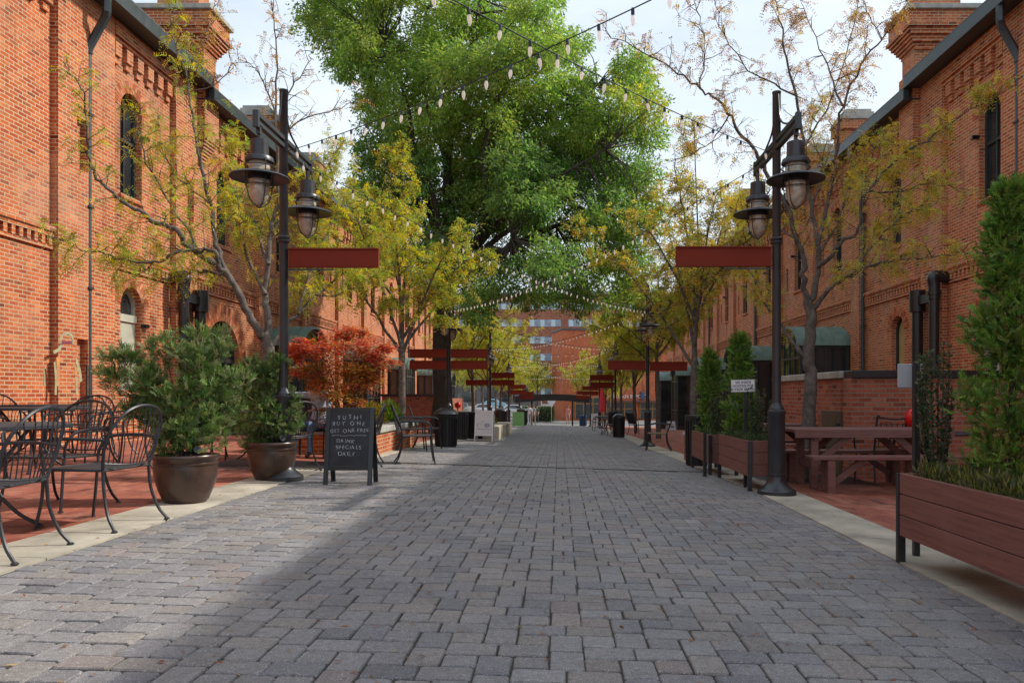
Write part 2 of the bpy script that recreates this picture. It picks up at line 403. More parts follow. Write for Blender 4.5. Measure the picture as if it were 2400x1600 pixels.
DRAIN_Y = 11.7
def pavers():
    V = []; Fc = []; T = []
    def pv(x0, x1, y0, y1):
        x0 = max(x0, KL1); x1 = min(x1, KR0)
        if x1 - x0 < .04: return
        if y0 < DRAIN_Y + .05 and y1 > DRAIN_Y - .05: return
        if y1 < .9: return
        gpx = .0024 + random.random() * .0020; bv = .0042; cc = .009
        gpy = gpx * 1.7 + .0012; a, b, c, d = x0 + gpx, x1 - gpx, y0 + gpy, y1 - gpy
        ox, oy = random.gauss(0, .0015), random.gauss(0, .0015); a += ox; b += ox; c += oy; d += oy
        rot = random.gauss(0, .004)
        cx, cy = (a + b) / 2, (c + d) / 2
        dz = random.gauss(0, .0013); tx, ty = random.gauss(0, .006), random.gauss(0, .006)
        far = y0 > 16
        def ring(e, z):
            k = cc if not far else 0
            A, B, Cc, D = a + e, b - e, c + e, d - e
            if far: p = [(A, Cc), (B, Cc), (B, D), (A, D)]
            else: p = [(A + k, Cc), (B - k, Cc), (B, Cc + k), (B, D - k), (B - k, D), (A + k, D), (A, D - k), (A, Cc + k)]
            out = []
            for (x, y) in p:
                if not far: x += random.gauss(0, .0012); y += random.gauss(0, .0012)
                xr = cx + (x - cx) - rot * (y - cy); yr = cy + (y - cy) + rot * (x - cx)
                out.append((xr, yr, g(xr, yr) + z + dz + (xr - cx) * tx + (yr - cy) * ty))
            return out
        n0 = len(V)
        top = ring(bv, 0.0); side = ring(0, -.006); n = len(top)
        V.extend(top); V.extend(side)
        Fc.append(tuple(n0 + i for i in range(n)))
        for i in range(n):
            j = (i + 1) % n; Fc.append((n0 + n + i, n0 + n + j, n0 + j, n0 + i))
        if not far:
            bot = [(x, y, z - .012) for x, y, z in side]; V.extend(bot)
            for i in range(n):
                j = (i + 1) % n; Fc.append((n0 + 2 * n + i, n0 + 2 * n + j, n0 + n + j, n0 + n + i))
        base = np.array([.212, .206, .210]) * (1 + random.gauss(0, .075))
        r_ = random.random()
        if r_ < .22: base = base * np.array([1.05, 1.0, .93])
        elif r_ < .27: base = base * np.array([1.12, 1.0, .94]) * .95
        elif r_ < .4: base = base * np.array([.97, .98, 1.03]) * .86
        k = len(V) - n0
        T.extend([(*base, 1.0)] * k)
    for k in range(-11, 9):
        xc = k * .28 + .03
        oy = (k % 2) * .28
        n = 0
        for n in range(0, 118):
            y = n * .56 + oy
            if y > 65: break
            pv(xc - .21, xc, y, y + .14); pv(xc, xc + .21, y, y + .14)
            pv(xc - .07, xc + .07, y + .14, y + .35); pv(xc - .07, xc + .07, y + .35, y + .56)
            pv(xc + .07, xc + .21, y + .14, y + .28); pv(xc + .07, xc + .21, y + .42, y + .56)
    me = bpy.data.meshes.new('street_paving'); me.from_pydata(V, [], Fc)
    at_ = me.attributes.new('tint', 'FLOAT_COLOR', 'POINT'); at_.data.foreach_set('color', np.array(T, dtype=np.float32).ravel())
    me.materials.append(M_PAVER)
    o = bpy.data.objects.new('street_paving', me); C.objects.link(o); return tag(o, kind='structure')
pavers()
# slot drain across the street
mb = MB(); x = -3.0
while x < 2.27:
    z = g(x, DRAIN_Y)
    mb.box(x + .006, x + .026, DRAIN_Y - .035, DRAIN_Y + .035, z - .012, z + .001)
    x += .04
for yy in (-.045, .037):
    for i in range(8):
        xa = -3 + i * .659; mb.bar((xa, DRAIN_Y + yy, g(xa, DRAIN_Y) - .004), (xa + .657, DRAIN_Y + yy, g(xa + .657, DRAIN_Y) - .004), .012, .012)
tag(mb.build('drain_grate', M_BLACK), 'long black slotted drain grate crossing the grey paved street', 'drain grate')

# ------------------------------------------------------------------ buildings
def arch_poly(u0, u1, v0, v1, rise, n=12):
    """opening: vertical sides to v1-rise, arc to v1 in the middle"""
    w = (u1 - u0) / 2; c = (u0 + u1) / 2
    if rise <= 0: return [(u0, v0), (u1, v0), (u1, v1), (u0, v1)]
    Rr = (w * w + rise * rise) / (2 * rise); cv = v1 - Rr
    a0 = math.asin(min(1, w / Rr)) if Rr >= rise and rise <= w else math.pi / 2
    pts = [(u0, v0), (u1, v0)]
    for i in range(n + 1):
        a = a0 - 2 * a0 * i / n
        pts.append((c + Rr * math.sin(a), cv + Rr * math.cos(a)))
    return pts
def arch_ring(mb, tints, fn, u0, u1, v1, rise, th, d0, d1):
    w = (u1 - u0) / 2; c = (u0 + u1) / 2; Rr = (w * w + rise * rise) / (2 * rise); cv = v1 - Rr
    a0 = math.asin(min(1, w / Rr)) if rise <= w * .999 else math.pi / 2
    L = 2 * a0 * (Rr + th / 2); n = max(6, int(L / .075))
    for i in range(n):
        for (ra, rb) in ((Rr, Rr + th * .49), (Rr + th * .51, Rr + th)):
            A = -a0 + 2 * a0 * (i + .06) / n; B = -a0 + 2 * a0 * (i + .94) / n
            poly = [(c + ra * math.sin(A), cv + ra * math.cos(A)), (c + ra * math.sin(B), cv + ra * math.cos(B)), (c + rb * math.sin(B), cv + rb * math.cos(B)), (c + rb * math.sin(A), cv + rb * math.cos(A))]
            mb.prism(poly, fn, d0, d1)
            k = random.uniform(.75, 1.2); col = random.choice([(.46, .14, .06), (.52, .18, .08), (.55, .24, .13), (.40, .10, .05)])
            tints += [tuple(x_ * k for x_ in col) + (1,)] * 8
def set_tint(o, tints):
    a = o.data.attributes.new('tint', 'FLOAT_COLOR', 'POINT'); a.data.foreach_set('color', np.array(tints, dtype=np.float32).ravel()[:len(o.data.vertices) * 4])
XW = 8.8
def building(side, y0, y1, eave, pil, wins, slots, doors, label, belts=True, chim=(), roofch=(), pw=.62):
    """side -1 left, +1 right. wins: list (uc, w, v0, v1, rise, kind)"""
    root = thing('brick_building', label, 'building', (side * XW, y0, 0))
    def fn(u, v, d): return Vector((side * (0 - d), u - y0, v))    # local coordinates: building root at wall foot
    def B(mb, u0, u1, v0, v1, d0, d1, bev=0): return mb.box(side * -d0, side * -d1, u0 - y0, u1 - y0, v0, v1, bev)
    holes = []
    for (uc, w, v0, v1, rise, kind) in wins + doors: holes.append((arch_poly(uc - w / 2, uc + w / 2, v0, v1, rise), .24, kind))
    for (uc, w, v0, v1) in slots: holes.append((arch_poly(uc - w / 2, uc + w / 2, v0, v1, 0), .13, 'slot'))
    mb = MB()
    zb, zt = -3.0, eave + .1
    # wall strip by strip so that every strip has few holes
    cuts = sorted(set([y0, y1] + [p for p in pil if y0 < p < y1]))
    for a, b in zip(cuts[:-1], cuts[1:]):
        hs = [h for h in holes if a < sum(p[0] for p in h[0]) / len(h[0]) < b]
        loops = [[Vector((a, zb, 0)), Vector((b, zb, 0)), Vector((b, zt, 0)), Vector((a, zt, 0))]] + [[Vector((u, v, 0)) for u, v in reversed(h[0])] for h in hs]
        flat = [p for l in loops for p in l]
        tris = tessellate_polygon(loops)
        mb.add([fn(p.x, p.y, 0) for p in flat], [tuple(t_) for t_ in tris])
        for poly, dep, kind in hs:
            n = len(poly); vs = [fn(u, v, 0) for u, v in poly] + [fn(u, v, -dep) for u, v in poly]
            fs = [(i, (i + 1) % n, (i + 1) % n + n, i + n) for i in range(n)]
            if kind == 'slot': fs.append(tuple(range(n, 2 * n)))
            mb.add(vs, fs)
    # end faces, back
    dd = -6.5
    for u in (y0, y1): mb.add([fn(u, zb, 0), fn(u, zb, dd), fn(u, zt, dd), fn(u, zt, 0)], [(0, 1, 2, 3)])
    mb.add([fn(y0, zb, dd), fn(y1, zb, dd), fn(y1, zt, dd), fn(y0, zt, dd)], [(0, 1, 2, 3)])
    mb.build('wall', M_BRICK, root)
    for p in pil:
        mp_ = MB()
        if pw < 1: B(mp_, p, p + pw, zb, eave - .12, -.02, .13); mp_.build('pilaster', M_BRICK, root); continue
        q = min(p + pw, y1); a_, b_ = p + .52, p + .84
        B(mp_, p, a_, zb, eave - .12, -.02, .13); B(mp_, b_, q, zb, eave - .12, -.02, .13)
        B(mp_, a_, b_, 2.06, 5.13, -.02, .13); B(mp_, a_, b_, 6.07, eave - .12, -.02, .13)
        mp_.build('pilaster', M_BRICK, root)
    edges = sorted(pil + [y1])
    segs = []
    prev = y0
    for p in pil:
        if p - prev > .3: segs.append((prev, p))
        prev = p + pw
    if y1 - prev > .3: segs.append((prev, y1))
    for a, b in segs:
        bt = MB(); co = MB()
        if belts:
            B(bt, a, b, 3.86, 3.95, -.02, .10); B(bt, a, b, 3.78, 3.86, -.02, .07)
            B(bt, a, b, 3.56, 3.62, -.02, .05)
            n = int((b - a) / .17)
            for i in range(n):
                uu = a + (i + .25) * (b - a) / n; B(bt, uu, uu + .085, 3.62, 3.78, -.02, .06)
        e = eave
        B(co, a, b, e - .42, e - .14, -.02, .16); B(co, a, b, e - .50, e - .42, -.02, .11)
        n = int((b - a) / .38)
        for i in range(n):
            uu = a + (i + .2) * (b - a) / n
            B(co, uu, uu + .22, e - .78, e - .50, -.02, .10); B(co, uu + .03, uu + .19, e - .92, e - .78, -.02, .055)
        if bt.v: bt.build('belt_course', M_BRICK, root)
        co.build('cornice', M_BRICK, root)
    # eave, gutter, roof
    gm = MB(); B(gm, y0, y1, eave - .13, eave + .12, .40, .54); B(gm, y0, y1, eave - .12, eave - .09, .0, .40)
    gm.build('gutter', M_GUT, root)
    rm = MB(); rm.prism([(.54, eave + .125), (.54, eave + .16), (-3.6, eave + 1.9), (-6.9, eave + .5), (-6.9, eave + .4), (-3.6, eave + 1.8)], lambda u, v, d: Vector((side * -u, d - y0, v)), y0, y1)
    rm.build('roof', M_ROOF, root)
    for (uc, w, v0, v1, rise, kind) in wins + doors:
        if rise > 0:
            am = MB(); tn = []
            arch_ring(am, tn, fn, uc - w / 2, uc + w / 2, v1, rise, .24 if kind != 'door' else .42, -.02, .012)
            o = am.build('brick_arch', M_BRICK_ARCH, root)
            if len(o.data.vertices) * 4 <= len(tn) * 4: set_tint(o, tn)
        poly = arch_poly(uc - w / 2, uc + w / 2, v0, v1, rise)
        cu = uc; cv = (v0 + v1) / 2
        def inset(k): return [(cu + (u - cu) * (1 - 2 * k / w), cv + (v - cv) * (1 - 2 * k / (v1 - v0))) for u, v in poly]
        fm = MB(); outer = poly; inner = inset(.06); n = len(poly)
        for (da, db) in ((-.13, -.20),):
            vs = [fn(u, v, da) for u, v in outer] + [fn(u, v, da) for u, v in inner] + [fn(u, v, db) for u, v in inner]
            fs = [(i, (i + 1) % n, (i + 1) % n + n, i + n) for i in range(n)] + [(i + n, (i + 1) % n + n, (i + 1) % n + 2 * n, i + 2 * n) for i in range(n)]
            fm.add(vs, fs)
        if kind == 'win':
            B(fm, uc - w / 2 + .05, uc + w / 2 - .05, cv + .08, cv + .14, -.20, -.14)
            B(fm, uc - .02, uc + .02, v0 + .05, v1 - .1, -.20, -.15)
        if kind == 'board':
            B(fm, uc - w / 2 + .03, uc + w / 2 - .03, 2.55, 2.70, -.18, -.08)
        if kind == 'door':
            for q in (-.5, 0, .5): B(fm, uc + q * .9 - .03, uc + q * .9 + .03, v0, v1 - .25, -.20, -.14)
            B(fm, uc - w / 2 + .05, uc + w / 2 - .05, 1.9, 2.0, -.2, -.14)
        fr = fm.build('window' if kind != 'door' else 'door', M_FRAME if kind != 'board' else M_SHUT, root)
        pm = MB(); pm.add([fn(u, v, -.19) for u, v in poly], [tuple(range(n))])
        pm.build('pane', M_GLASS, fr)
        if kind in ('win', 'board', 'blind'):
            sm = MB(); B(sm, uc - w / 2 - .05, uc + w / 2 + .05, v0 - .09, v0 - .01, -.21, .05); sm.build('sill', M_BRICK, fr)
        if kind == 'board':
            sm = MB(); B(sm, uc - w / 2 + .05, uc + w / 2 - .05, v0, 2.55, -.17, -.12); sm.build('shutter', M_SHUT, fr)
        if kind == 'blind':
            sm = MB(); sm.add([fn(u, v, -.18) for u, v in inset(.07)], [tuple(range(n))]); sm.build('blind', M_CURT, fr)
        if kind in ('win', 'board'):
            hm = MB(); B(hm, uc + w / 2 + .0, uc + w / 2 + .05, cv + .25, cv + .33, -.02, .13); B(hm, uc + w / 2 + .0, uc + w / 2 + .16, cv + .27, cv + .31, .05, .09)
            hm.build('shutter_hinge', M_BLACK, fr)
    for c0 in chim:
        cm = MB()
        B(cm, c0, c0 + .75, 7.3, 8.85, -.02, .30)
        for i in range(9):      # stepped corbelling under the breast
            z1 = 7.3 - i * .07; k = i * .032
            B(cm, c0 + k, c0 + .75 - k, z1 - .07, z1, -.02, .30 - i * .03)
        B(cm, c0 + .05, c0 + .70, 8.3, 9.5, -.9, .24)
        for i in range(7):
            k = i * .045; z0 = 9.35 + i * .075; B(cm, c0 - k + (.03 if i % 2 else 0), c0 + .75 + k - (.03 if i % 2 else 0), z0, z0 + .075, -1.0 - k, .25 + k)
        B(cm, c0 - .2, c0 + .95, 9.875, 10.2, -1.2, .48)
        o = cm.build('chimney', M_BRICK, root)
        sm = MB(); B(sm, c0 - .28, c0 + 1.03, 10.2, 10.32, -1.3, .56, .01); sm.build('cap_stone', M_STONE, o)
        sm = MB(); B(sm, c0 + .1, c0 + .65, 10.32, 10.9, -.9, .1); sm.build('flue', M_BRICK, o)
    for c0 in roofch:
        cm = MB(); B(cm, c0, c0 + .95, 8.3, 9.75, -1.3, -.35); B(cm, c0 - .08, c0 + 1.03, 9.55, 9.85, -1.38, -.27)
        o = cm.build('chimney', M_BRICK, root)
        sm = MB()
        for i in range(4): B(sm, c0 - .12 + i * .06, c0 + 1.07 - i * .06, 9.85 + i * .1, 9.93 + i * .1, -1.42 + i * .06, -.23 - i * .06, .01)
        sm.build('cap_stone', M_STONE, o)
    return root, fn
EAV1, EAV2 = 8.52, 8.26
def bayset(cs, blind=False, skipdoor=()):
    w = []; s = []
    for c in cs:
        w.append((c, .80, 5.1, 7.22, .38, 'win'))
        if c not in skipdoor: w.append((c, .78, 1.15, 3.26, .36, blind if blind else 'board'))
        s += [(c - 1.75, .28, 5.13, 6.07), (c + 1.6, .28, 5.13, 6.07)]
    return w, s
P1 = [0.1, 4.5, 8.9, 13.3, 17.4]
w1, s1 = bayset([2.6, 7.0, 11.4, 15.8]); s1 = []
P2 = [22.2 + 4 * k for k in range(10)]
c2 = [24.3 + 4 * k for k in range(10)]
w2 = []; s2 = []
w2.append((20.15, .8, 4.95, 6.95, .38, 'win'))
for i, c in enumerate(c2):
    w2.append((c, .8, 4.9, 6.95, .38, 'win'))
    if i % 2: w2.append((c, .78, 1.0, 3.05, .36, 'win'))
    s2.append((c - 1.5, .26, 5.0, 5.9)); s2.append((c + 1.3, .26, 5.0, 5.9))
d2 = [(20.1, 2.1, -1.5, 2.98, 1.0, 'door')]
L1, fnL = building(-1, -3, 18.42, EAV1, P1, w1, s1, [], 'tall sunlit brick warehouse at the near left with arched windows and a grey shutter', pw=1.7)
L2, fnL2 = building(-1, 18.42, 62, EAV2, P2, w2, s2, d2, 'long sunlit brick warehouse with big arched doorway behind the glass porches on the left', chim=(18.45, 36.6, 55), roofch=(24.3, 29.0, 42))
w1r, s1r = bayset([2.6, 7.0, 11.4, 15.7]); s1r = []
R1, fnR = building(1, -3, 18.42, EAV1, P1, w1r, s1r, [], 'shaded brick warehouse at the near right above the terrace wall and clipped shrubs', pw=1.7)
w2r = [w for w in w2] + [(19.95, .78, 1.2, 3.1, .36, 'blind')]
R2, fnR2 = building(1, 18.42, 62, EAV2, P2, w2r, s2, [], 'long shaded brick warehouse with green roofed glass porches on the right', chim=(18.45, 36.6, 55), roofch=(24.6, 28.0, 43))

def local(root, p): return Vector(p) - root.location
def downpipe(root, side, y, foot=True, zt=8.45):
    mb = MB()
    x = side * (XW - .10)
    P = [(side * (XW - .47), y - .05, zt), (side * (XW - .47), y - .05, zt - .35), (side * (XW - .42), y, zt - .42), (x, y, zt - 1.0), (x, y, zt - 1.1)]
    mb.tube([local(root, p) for p in P], .075, 6)
    mb.tube([local(root, (x, y, zt - 1.1)), local(root, (x, y, 1.6))], .052, 10)
    mb.tube([local(root, (x, y, 1.6)), local(root, (x, y, g(x, y) + .02))], .065, 10)
    for z in (6.2, 4.5, 3.0): mb.box(*[a for a in (local(root, (x, y, z)).x - .07, local(root, (x, y, z)).x + .07, y - root.location.y - .07, y - root.location.y + .07, z, z + .04)])
    mb.build('downpipe', M_GUT, root, smooth=True)
downpipe(L1, -1, 14.2); downpipe(L2, -1, 26.5, zt=8.2); downpipe(L2, -1, 44.5, zt=8.2)
downpipe(R1, 1, 14.55); downpipe(R2, 1, 22.0, zt=8.2); downpipe(R2, 1, 34.0, zt=8.2); downpipe(R2, 1, 44.5, zt=8.2)
def vents(root, side, y1, y2):
    x = side * (XW - .35)
    a = MB(); a.tube([local(root, p) for p in catmull([(side * XW, y1, 3.68), (x - side * .0, y1, 3.72), (x, y1, 3.5), (x, y1, 3.2)], 5)], .13, 14)
    a.tube([local(root, (x, y1, 3.3)), local(root, (x, y1, g(x, y1)))], .11, 14)
    a.tube([local(root, (x, y1, 3.30)), local(root, (x, y1, 3.38))], .15, 14)
    a.build('vent_pipe', M_BLACK, root, smooth=True)
    b = MB(); b.tube([local(root, (x, y2, 3.0)), local(root, (x, y2, g(x, y2)))], .125, 14)
    b.tube([local(root, (x, y2, 3.0)), local(root, (x, y2, 3.5))], .18, 16)
    b.bar(local(root, (x, y2, 3.25)), local(root, (x, y1, 3.25)), .14, .2)
    b.build('vent_pipe', M_BLACK, root, smooth=True)
vents(L1, -1, 17.3, 18.1); vents(R1, 1, 17.3, 18.1)
# wall lamp bracket on the left wall
mb = MB(); mb.tube([local(L1, p) for p in [(-8.8, 7.9, 5.6), (-8.5, 7.9, 5.7), (-8.35, 7.9, 5.5)]], .03, 8); mb.lathe([(.03, 0), (.17, -.02), (.16, -.05), (.05, -.08)], local(L1, (-8.35, 7.9, 5.5)), 16)
mb.build('wall_lamp', M_BLACK, L1, smooth=True)

# glass porches with green barrel roofs
def porch(side, y, idx, label):
    xw = side * XW; xf = side * (7.8 if side < 0 else 7.3); w = 2.2
    zf = g(xf, y) ; ze = 2.72 + prof(y) * .55; rise = .55
    root = thing('glass_porch', label, 'porch', (xf, y + w / 2, zf), 0, 'green roofed glass porches along the warehouses')
    dep = abs(xw - xf); s = side
    H = ze - zf
    rm = MB(); n = 12
    def arc(off, dz=0): return [(-(w / 2 + off) * math.cos(math.pi * i / n), H + dz + (rise + off) * math.sin(math.pi * i / n)) for i in range(n + 1)]
    o_, i_ = arc(.10), arc(.03)
    poly = o_ + i_[::-1]
    rm.prism(poly, lambda u, v, d: Vector((d, u, v)), -s * .14, s * (dep - .01))
    for k in range(5):
        d = s * (-.1 + k * (dep) / 4.2)
        o2 = arc(.125); rm.prism(o2 + arc(.10)[::-1], lambda u, v, dd: Vector((dd, u, v)), d, d + s * .03)
    rm.build('porch_roof', M_GREEN, root, smooth=True)
    fm = MB()
    for yy in (-w / 2, w / 2):
        for dx in (0, s * (dep - .08)): fm.box(dx - .04, dx + .04, yy - .04, yy + .04, 0, H)
        fm.box(0, s * dep, yy - .035, yy + .035, H - .08, H); fm.box(0, s * dep, yy - .03, yy + .03, 1.15, 1.2)
        fm.box(0, s * dep, yy - .03, yy + .03, 0, .22)
        fm.box(s * dep * .5 - .025, s * dep * .5 + .025, yy - .03, yy + .03, 0, H)
    for yy in (-.55, 0, .55): fm.box(-.03, .03, yy - .03, yy + .03, 0, H + .4)
    fm.box(-.035, .035, -w / 2, w / 2, H - .4, H - .32); fm.box(-.035, .035, -w / 2, w / 2, 0, .15); fm.box(-.035, .035, -w / 2, w / 2, 1.15, 1.2)
    fm.prism(arc(.02) + arc(-.06)[::-1], lambda u, v, d: Vector((d, u, v)), -.04, .04)
    fm.build('porch_frame', M_FRAME, root)
    gm = MB()
    gm.add([(0, u, v) for u, v in arc(-.02)] + [(0, w / 2, 0), (0, -w / 2, 0)], [tuple(range(n + 3))])
    gl = gm.build('pane', M_GLASS, root)
    for yy in (-w / 2, w / 2):
        p = MB(); p.add([(0, yy, 0), (s * dep, yy, 0), (s * dep, yy, H), (0, yy, H)], [(0, 1, 2, 3)]); p.build('pane', M_GLASS, root)
    hb = MB(); hb.tube([(-s * .07, .08, .95), (-s * .07, .08, 1.3)], .012, 6); hb.build('door_handle', M_BLACK, root)
    return root
for side, nm in ((-1, 'left'), (1, 'right')):
    for i, y in enumerate((23.2, 31.2, 39.2, 47.2, 55.0)):
        word = ['nearest', 'second', 'third', 'fourth', 'farthest'][i]
        porch(side, y, i, f'{word} green roofed glass porch along the {nm} warehouse')

# terrace wall on the right, terrace wall far left
def boxthing(name, lab, cat, mat, parts, bev=.0, group=None, sub=None):
    mb = MB()
    for b in parts: mb.box(*b, bev)
    return tag(mb.build(name, mat), lab, cat, group)
root = thing('terrace_wall', 'high brick terrace wall with dark and stone cap behind the picnic tables', 'wall', (4.3, 11.3, g(4.3, 11.3)))
h = 1.3 - g(4.3, 11.3)
mb = MB(); mb.box(0, 4.45, 0, 4.0, -.3, h); mb.build('wall', M_BRICK_DK, root)
mb = MB(); mb.box(.0 + .0, 4.45, -.06, .3, h, h + .11, .008); mb.build('coping', M_BLACK, root)
mb = MB(); mb.box(-.06, .3, .302, 4.0, h, h + .11, .012); mb.build('coping', M_STONE, root)
mb = MB(); mb.box(-.05, -.003, .35, 1.15, .0, .98, .004)
hd = mb.build('hatch', plain('hatch_wood', (.10, .075, .045), .7), root)
mb = MB()
for k in range(4): mb.box(-.056, -.05, .45 + k * .1, .48 + k * .1, .72, .745)
mb.tube([(-.09, .32, .75), (-.09, .1, .75)], .012, 6); mb.box(-.1, -.05, .3, .36, .68, .8)
mb.build('latch', M_BLACK, hd)
root = thing('terrace_wall', 'low red brick terrace wall with dark coping beyond the large tree', 'wall', (-6.8, 29.5, g(-6, 29.5)))
hh = 1.0 - g(-6, 29.5)
mb = MB(); mb.box(0, 2.5, 0, .3, -.3, hh); mb.box(2.2, 2.5, .3, 5.0, -.4, hh - .1); mb.build('wall', M_BRICK_DK, root)
mb = MB(); mb.box(-.04, 2.55, -.05, .35, hh, hh + .08); mb.build('coping', M_BLACK, root)

# raised bed on the left
root = thing('raised_bed', 'raised brick planting bed with pale stone cap behind the chalkboard', 'planter bed', (-3.2, 13.1, g(-3.2, 13.1)))
mb = MB(); mb.box(-2.0, 0, 0, 4.1, -.35, .36); mb.build('bed_wall', M_BRICK, root)
mb = MB(); mb.box(-2.05, .05, -.05, 4.15, .36, .47, .012)
mb.build('cap_stone', M_STONE, root)
mb = MB(); mb.box(-1.75, -.3, .25, 3.85, .44, .50); mb.build('soil', M_SOIL, root)

# ------------------------------------------------------------------ foliage tools
def leaf_mesh(name, pos, dr, nrm, L, W, tint, mat, parent=None):
    """one diamond per leaf; all arrays (n,3)/(n,)"""
    n = len(pos)
    dr = dr / np.maximum(1e-6, np.linalg.norm(dr, axis=1, keepdims=True))
    sd_ = np.cross(dr, nrm); sd_ /= np.maximum(1e-6, np.linalg.norm(sd_, axis=1, keepdims=True))
    up = np.cross(sd_, dr)
    L = np.asarray(L).reshape(-1, 1); W = np.asarray(W).reshape(-1, 1)
    v = np.empty((n, 4, 3), dtype=np.float32)
    v[:, 0] = pos; v[:, 1] = pos + dr * L * .45 + sd_ * W * .5 + up * W * .18; v[:, 2] = pos + dr * L; v[:, 3] = pos + dr * L * .45 - sd_ * W * .5 + up * W * .18
    me = bpy.data.meshes.new(name); me.vertices.add(n * 4); me.vertices.foreach_set('co', v.ravel())
    me.loops.add(n * 4); me.loops.foreach_set('vertex_index', np.arange(n * 4, dtype=np.int32))
    me.polygons.add(n); me.polygons.foreach_set('loop_start', np.arange(0, n * 4, 4, dtype=np.int32)); me.polygons.foreach_set('loop_total', np.full(n, 4, dtype=np.int32))
    me.update(calc_edges=True)
    a = me.attributes.new('tint', 'FLOAT_COLOR', 'POINT')
    t4 = np.concatenate([tint, np.ones((n, 1))], 1).astype(np.float32); a.data.foreach_set('color', np.repeat(t4, 4, axis=0).ravel())
    me.materials.append(mat)
    o = bpy.data.objects.new(name, me); C.objects.link(o); link_child(o, parent); return o
def rnd_dirs(n):
    d = rng.normal(size=(n, 3)); return d / np.linalg.norm(d, axis=1, keepdims=True)
def tints(n, pal, var=.18, w=None):
    pal = np.array(pal); k = rng.choice(len(pal), n, p=w); t = pal[k] * (1 + rng.normal(0, var, (n, 1))) * (1 + rng.normal(0, .05, (n, 3)))
    return np.clip(t, .004, .9)

PAL_LOC = [(.58, .50, .08), (.46, .46, .085), (.36, .44, .09), (.60, .43, .08), (.28, .38, .08)]
PAL_OR = [(.60, .44, .09), (.56, .46, .10), (.46, .46, .10), (.52, .32, .08), (.34, .40, .10)]
PAL_SP = [(.48, .27, .12), (.42, .30, .09), (.50, .34, .07), (.38, .20, .12)]
DEN = 1.75
class Grow:
    """limbs -> twigs -> pinnate leaves"""
    def __init__(s): s.mb = MB(); s.tw = MB(); s.P = []; s.D = []; s.K = []
    def limb(s, pts, r0, r1, n=7, sub=4, jit=.012):
        P = catmull(pts, sub); m = len(P)
        P = [P[0]] + [p + Vector(rng.normal(0, jit, 3)) for p in P[1:-1]] + [P[-1]]
        s.mb.tube(P, [r0 + (r1 - r0) * (i / (m - 1)) ** .8 for i in range(m)], n)
        return P
    def twig(s, p, d, L, r, lev, dens, key, droop=.15):
        n = max(3, int(L / .12)); pts = [p.copy()]; dd = d.normalized()
        for i in range(n):
            dd = (dd + Vector(rng.normal(0, .17, 3)) + Vector((0, 0, .06 - droop * i / n * .6))).normalized()
            pts.append(pts[-1] + dd * (L / n))
        s.tw.tube(pts, [r * (1 - .75 * i / n) for i in range(n + 1)], 4 if r > .006 else 3, cap=False)
        if lev > 0:
            for i in range(1, n + 1):
                if rng.random() < .62:
                    q = pts[i] - pts[i - 1]; dirn = (q.normalized() + Vector(rng.normal(0, .75, 3))).normalized()
                    s.twig(pts[i], dirn, L * rng.uniform(.3, .6), r * .6, lev - 1, dens, key, droop)
        for i in range(1, n + 1):
            k = rng.poisson(dens * DEN * (1.0 if lev == 0 else .5))
            for _ in range(k):
                t = rng.random(); q = pts[i - 1].lerp(pts[i], t)
                s.P.append(q[:]); dv = rng.normal(0, .6, 3) + np.array(dd[:]) * .5; dv[2] -= .35
                s.D.append(dv); s.K.append(key)
    def sprout(s, P, r, every, L, lev, dens, key, start=.15, up=.35, droop=.15):
        acc = 0; tot = sum((P[i + 1] - P[i]).length for i in range(len(P) - 1)); run = 0
        for i in range(len(P) - 1):
            seg = (P[i + 1] - P[i]); run += seg.length; acc += seg.length
            while acc > every:
                acc -= every * rng.uniform(.6, 1.4)
                if run / tot < start: continue
                d = seg.normalized() * .55 + Vector(rng.normal(0, .8, 3)) + Vector((0, 0, up))
                s.twig(P[i + 1], d, L * rng.uniform(.5, 1.25) * (1.1 - .5 * run / tot), r, lev, dens, key, droop)
    def finish(s, parent, pals, nleaf=5, ll=.028, lw=.012, rach=.11, mat=None):
        s.mb.build('trunk', M_BARK, parent, smooth=True, ang=60)
        o = s.tw.build('twigs', M_TWIG, parent)
        P = np.array(s.P); D = np.array(s.D); K = np.array(s.K); n = len(P)
        if n == 0: return
        D /= np.linalg.norm(D, axis=1, keepdims=True)
        U = rnd_dirs(n); U[:, 2] += 1.1; side = np.cross(D, U); side /= np.maximum(1e-6, np.linalg.norm(side, axis=1, keepdims=True)); up = np.cross(side, D)
        pp = []; dd = []; nn = []; tt = []
        base = np.zeros((n, 3))
        for k in range(len(pals)):
            mk = K == k
            if mk.any(): base[mk] = tints(mk.sum(), pals[k], .2)
        rl = rach * rng.uniform(.6, 1.3, (n, 1))
        for i in range(nleaf):
            t = (i + .6) / nleaf
            for sg in (-1, 1):
                pp.append(P + D * rl * t + np.array([0, 0, -1]) * rl * t * t * .35); dd.append(side * sg + D * .55 + rng.normal(0, .15, (n, 3)))
                nn.append(up + rng.normal(0, .25, (n, 3))); tt.append(base)
        pp = np.concatenate(pp); dd = np.concatenate(dd); nn = np.concatenate(nn); tt = np.concatenate(tt)
        m = len(pp)
        leaf_mesh('foliage', pp, dd, nn, ll * rng.uniform(.7, 1.3, m), lw * rng.uniform(.7, 1.3, m), tt, mat or M_LEAF, parent)
        return m

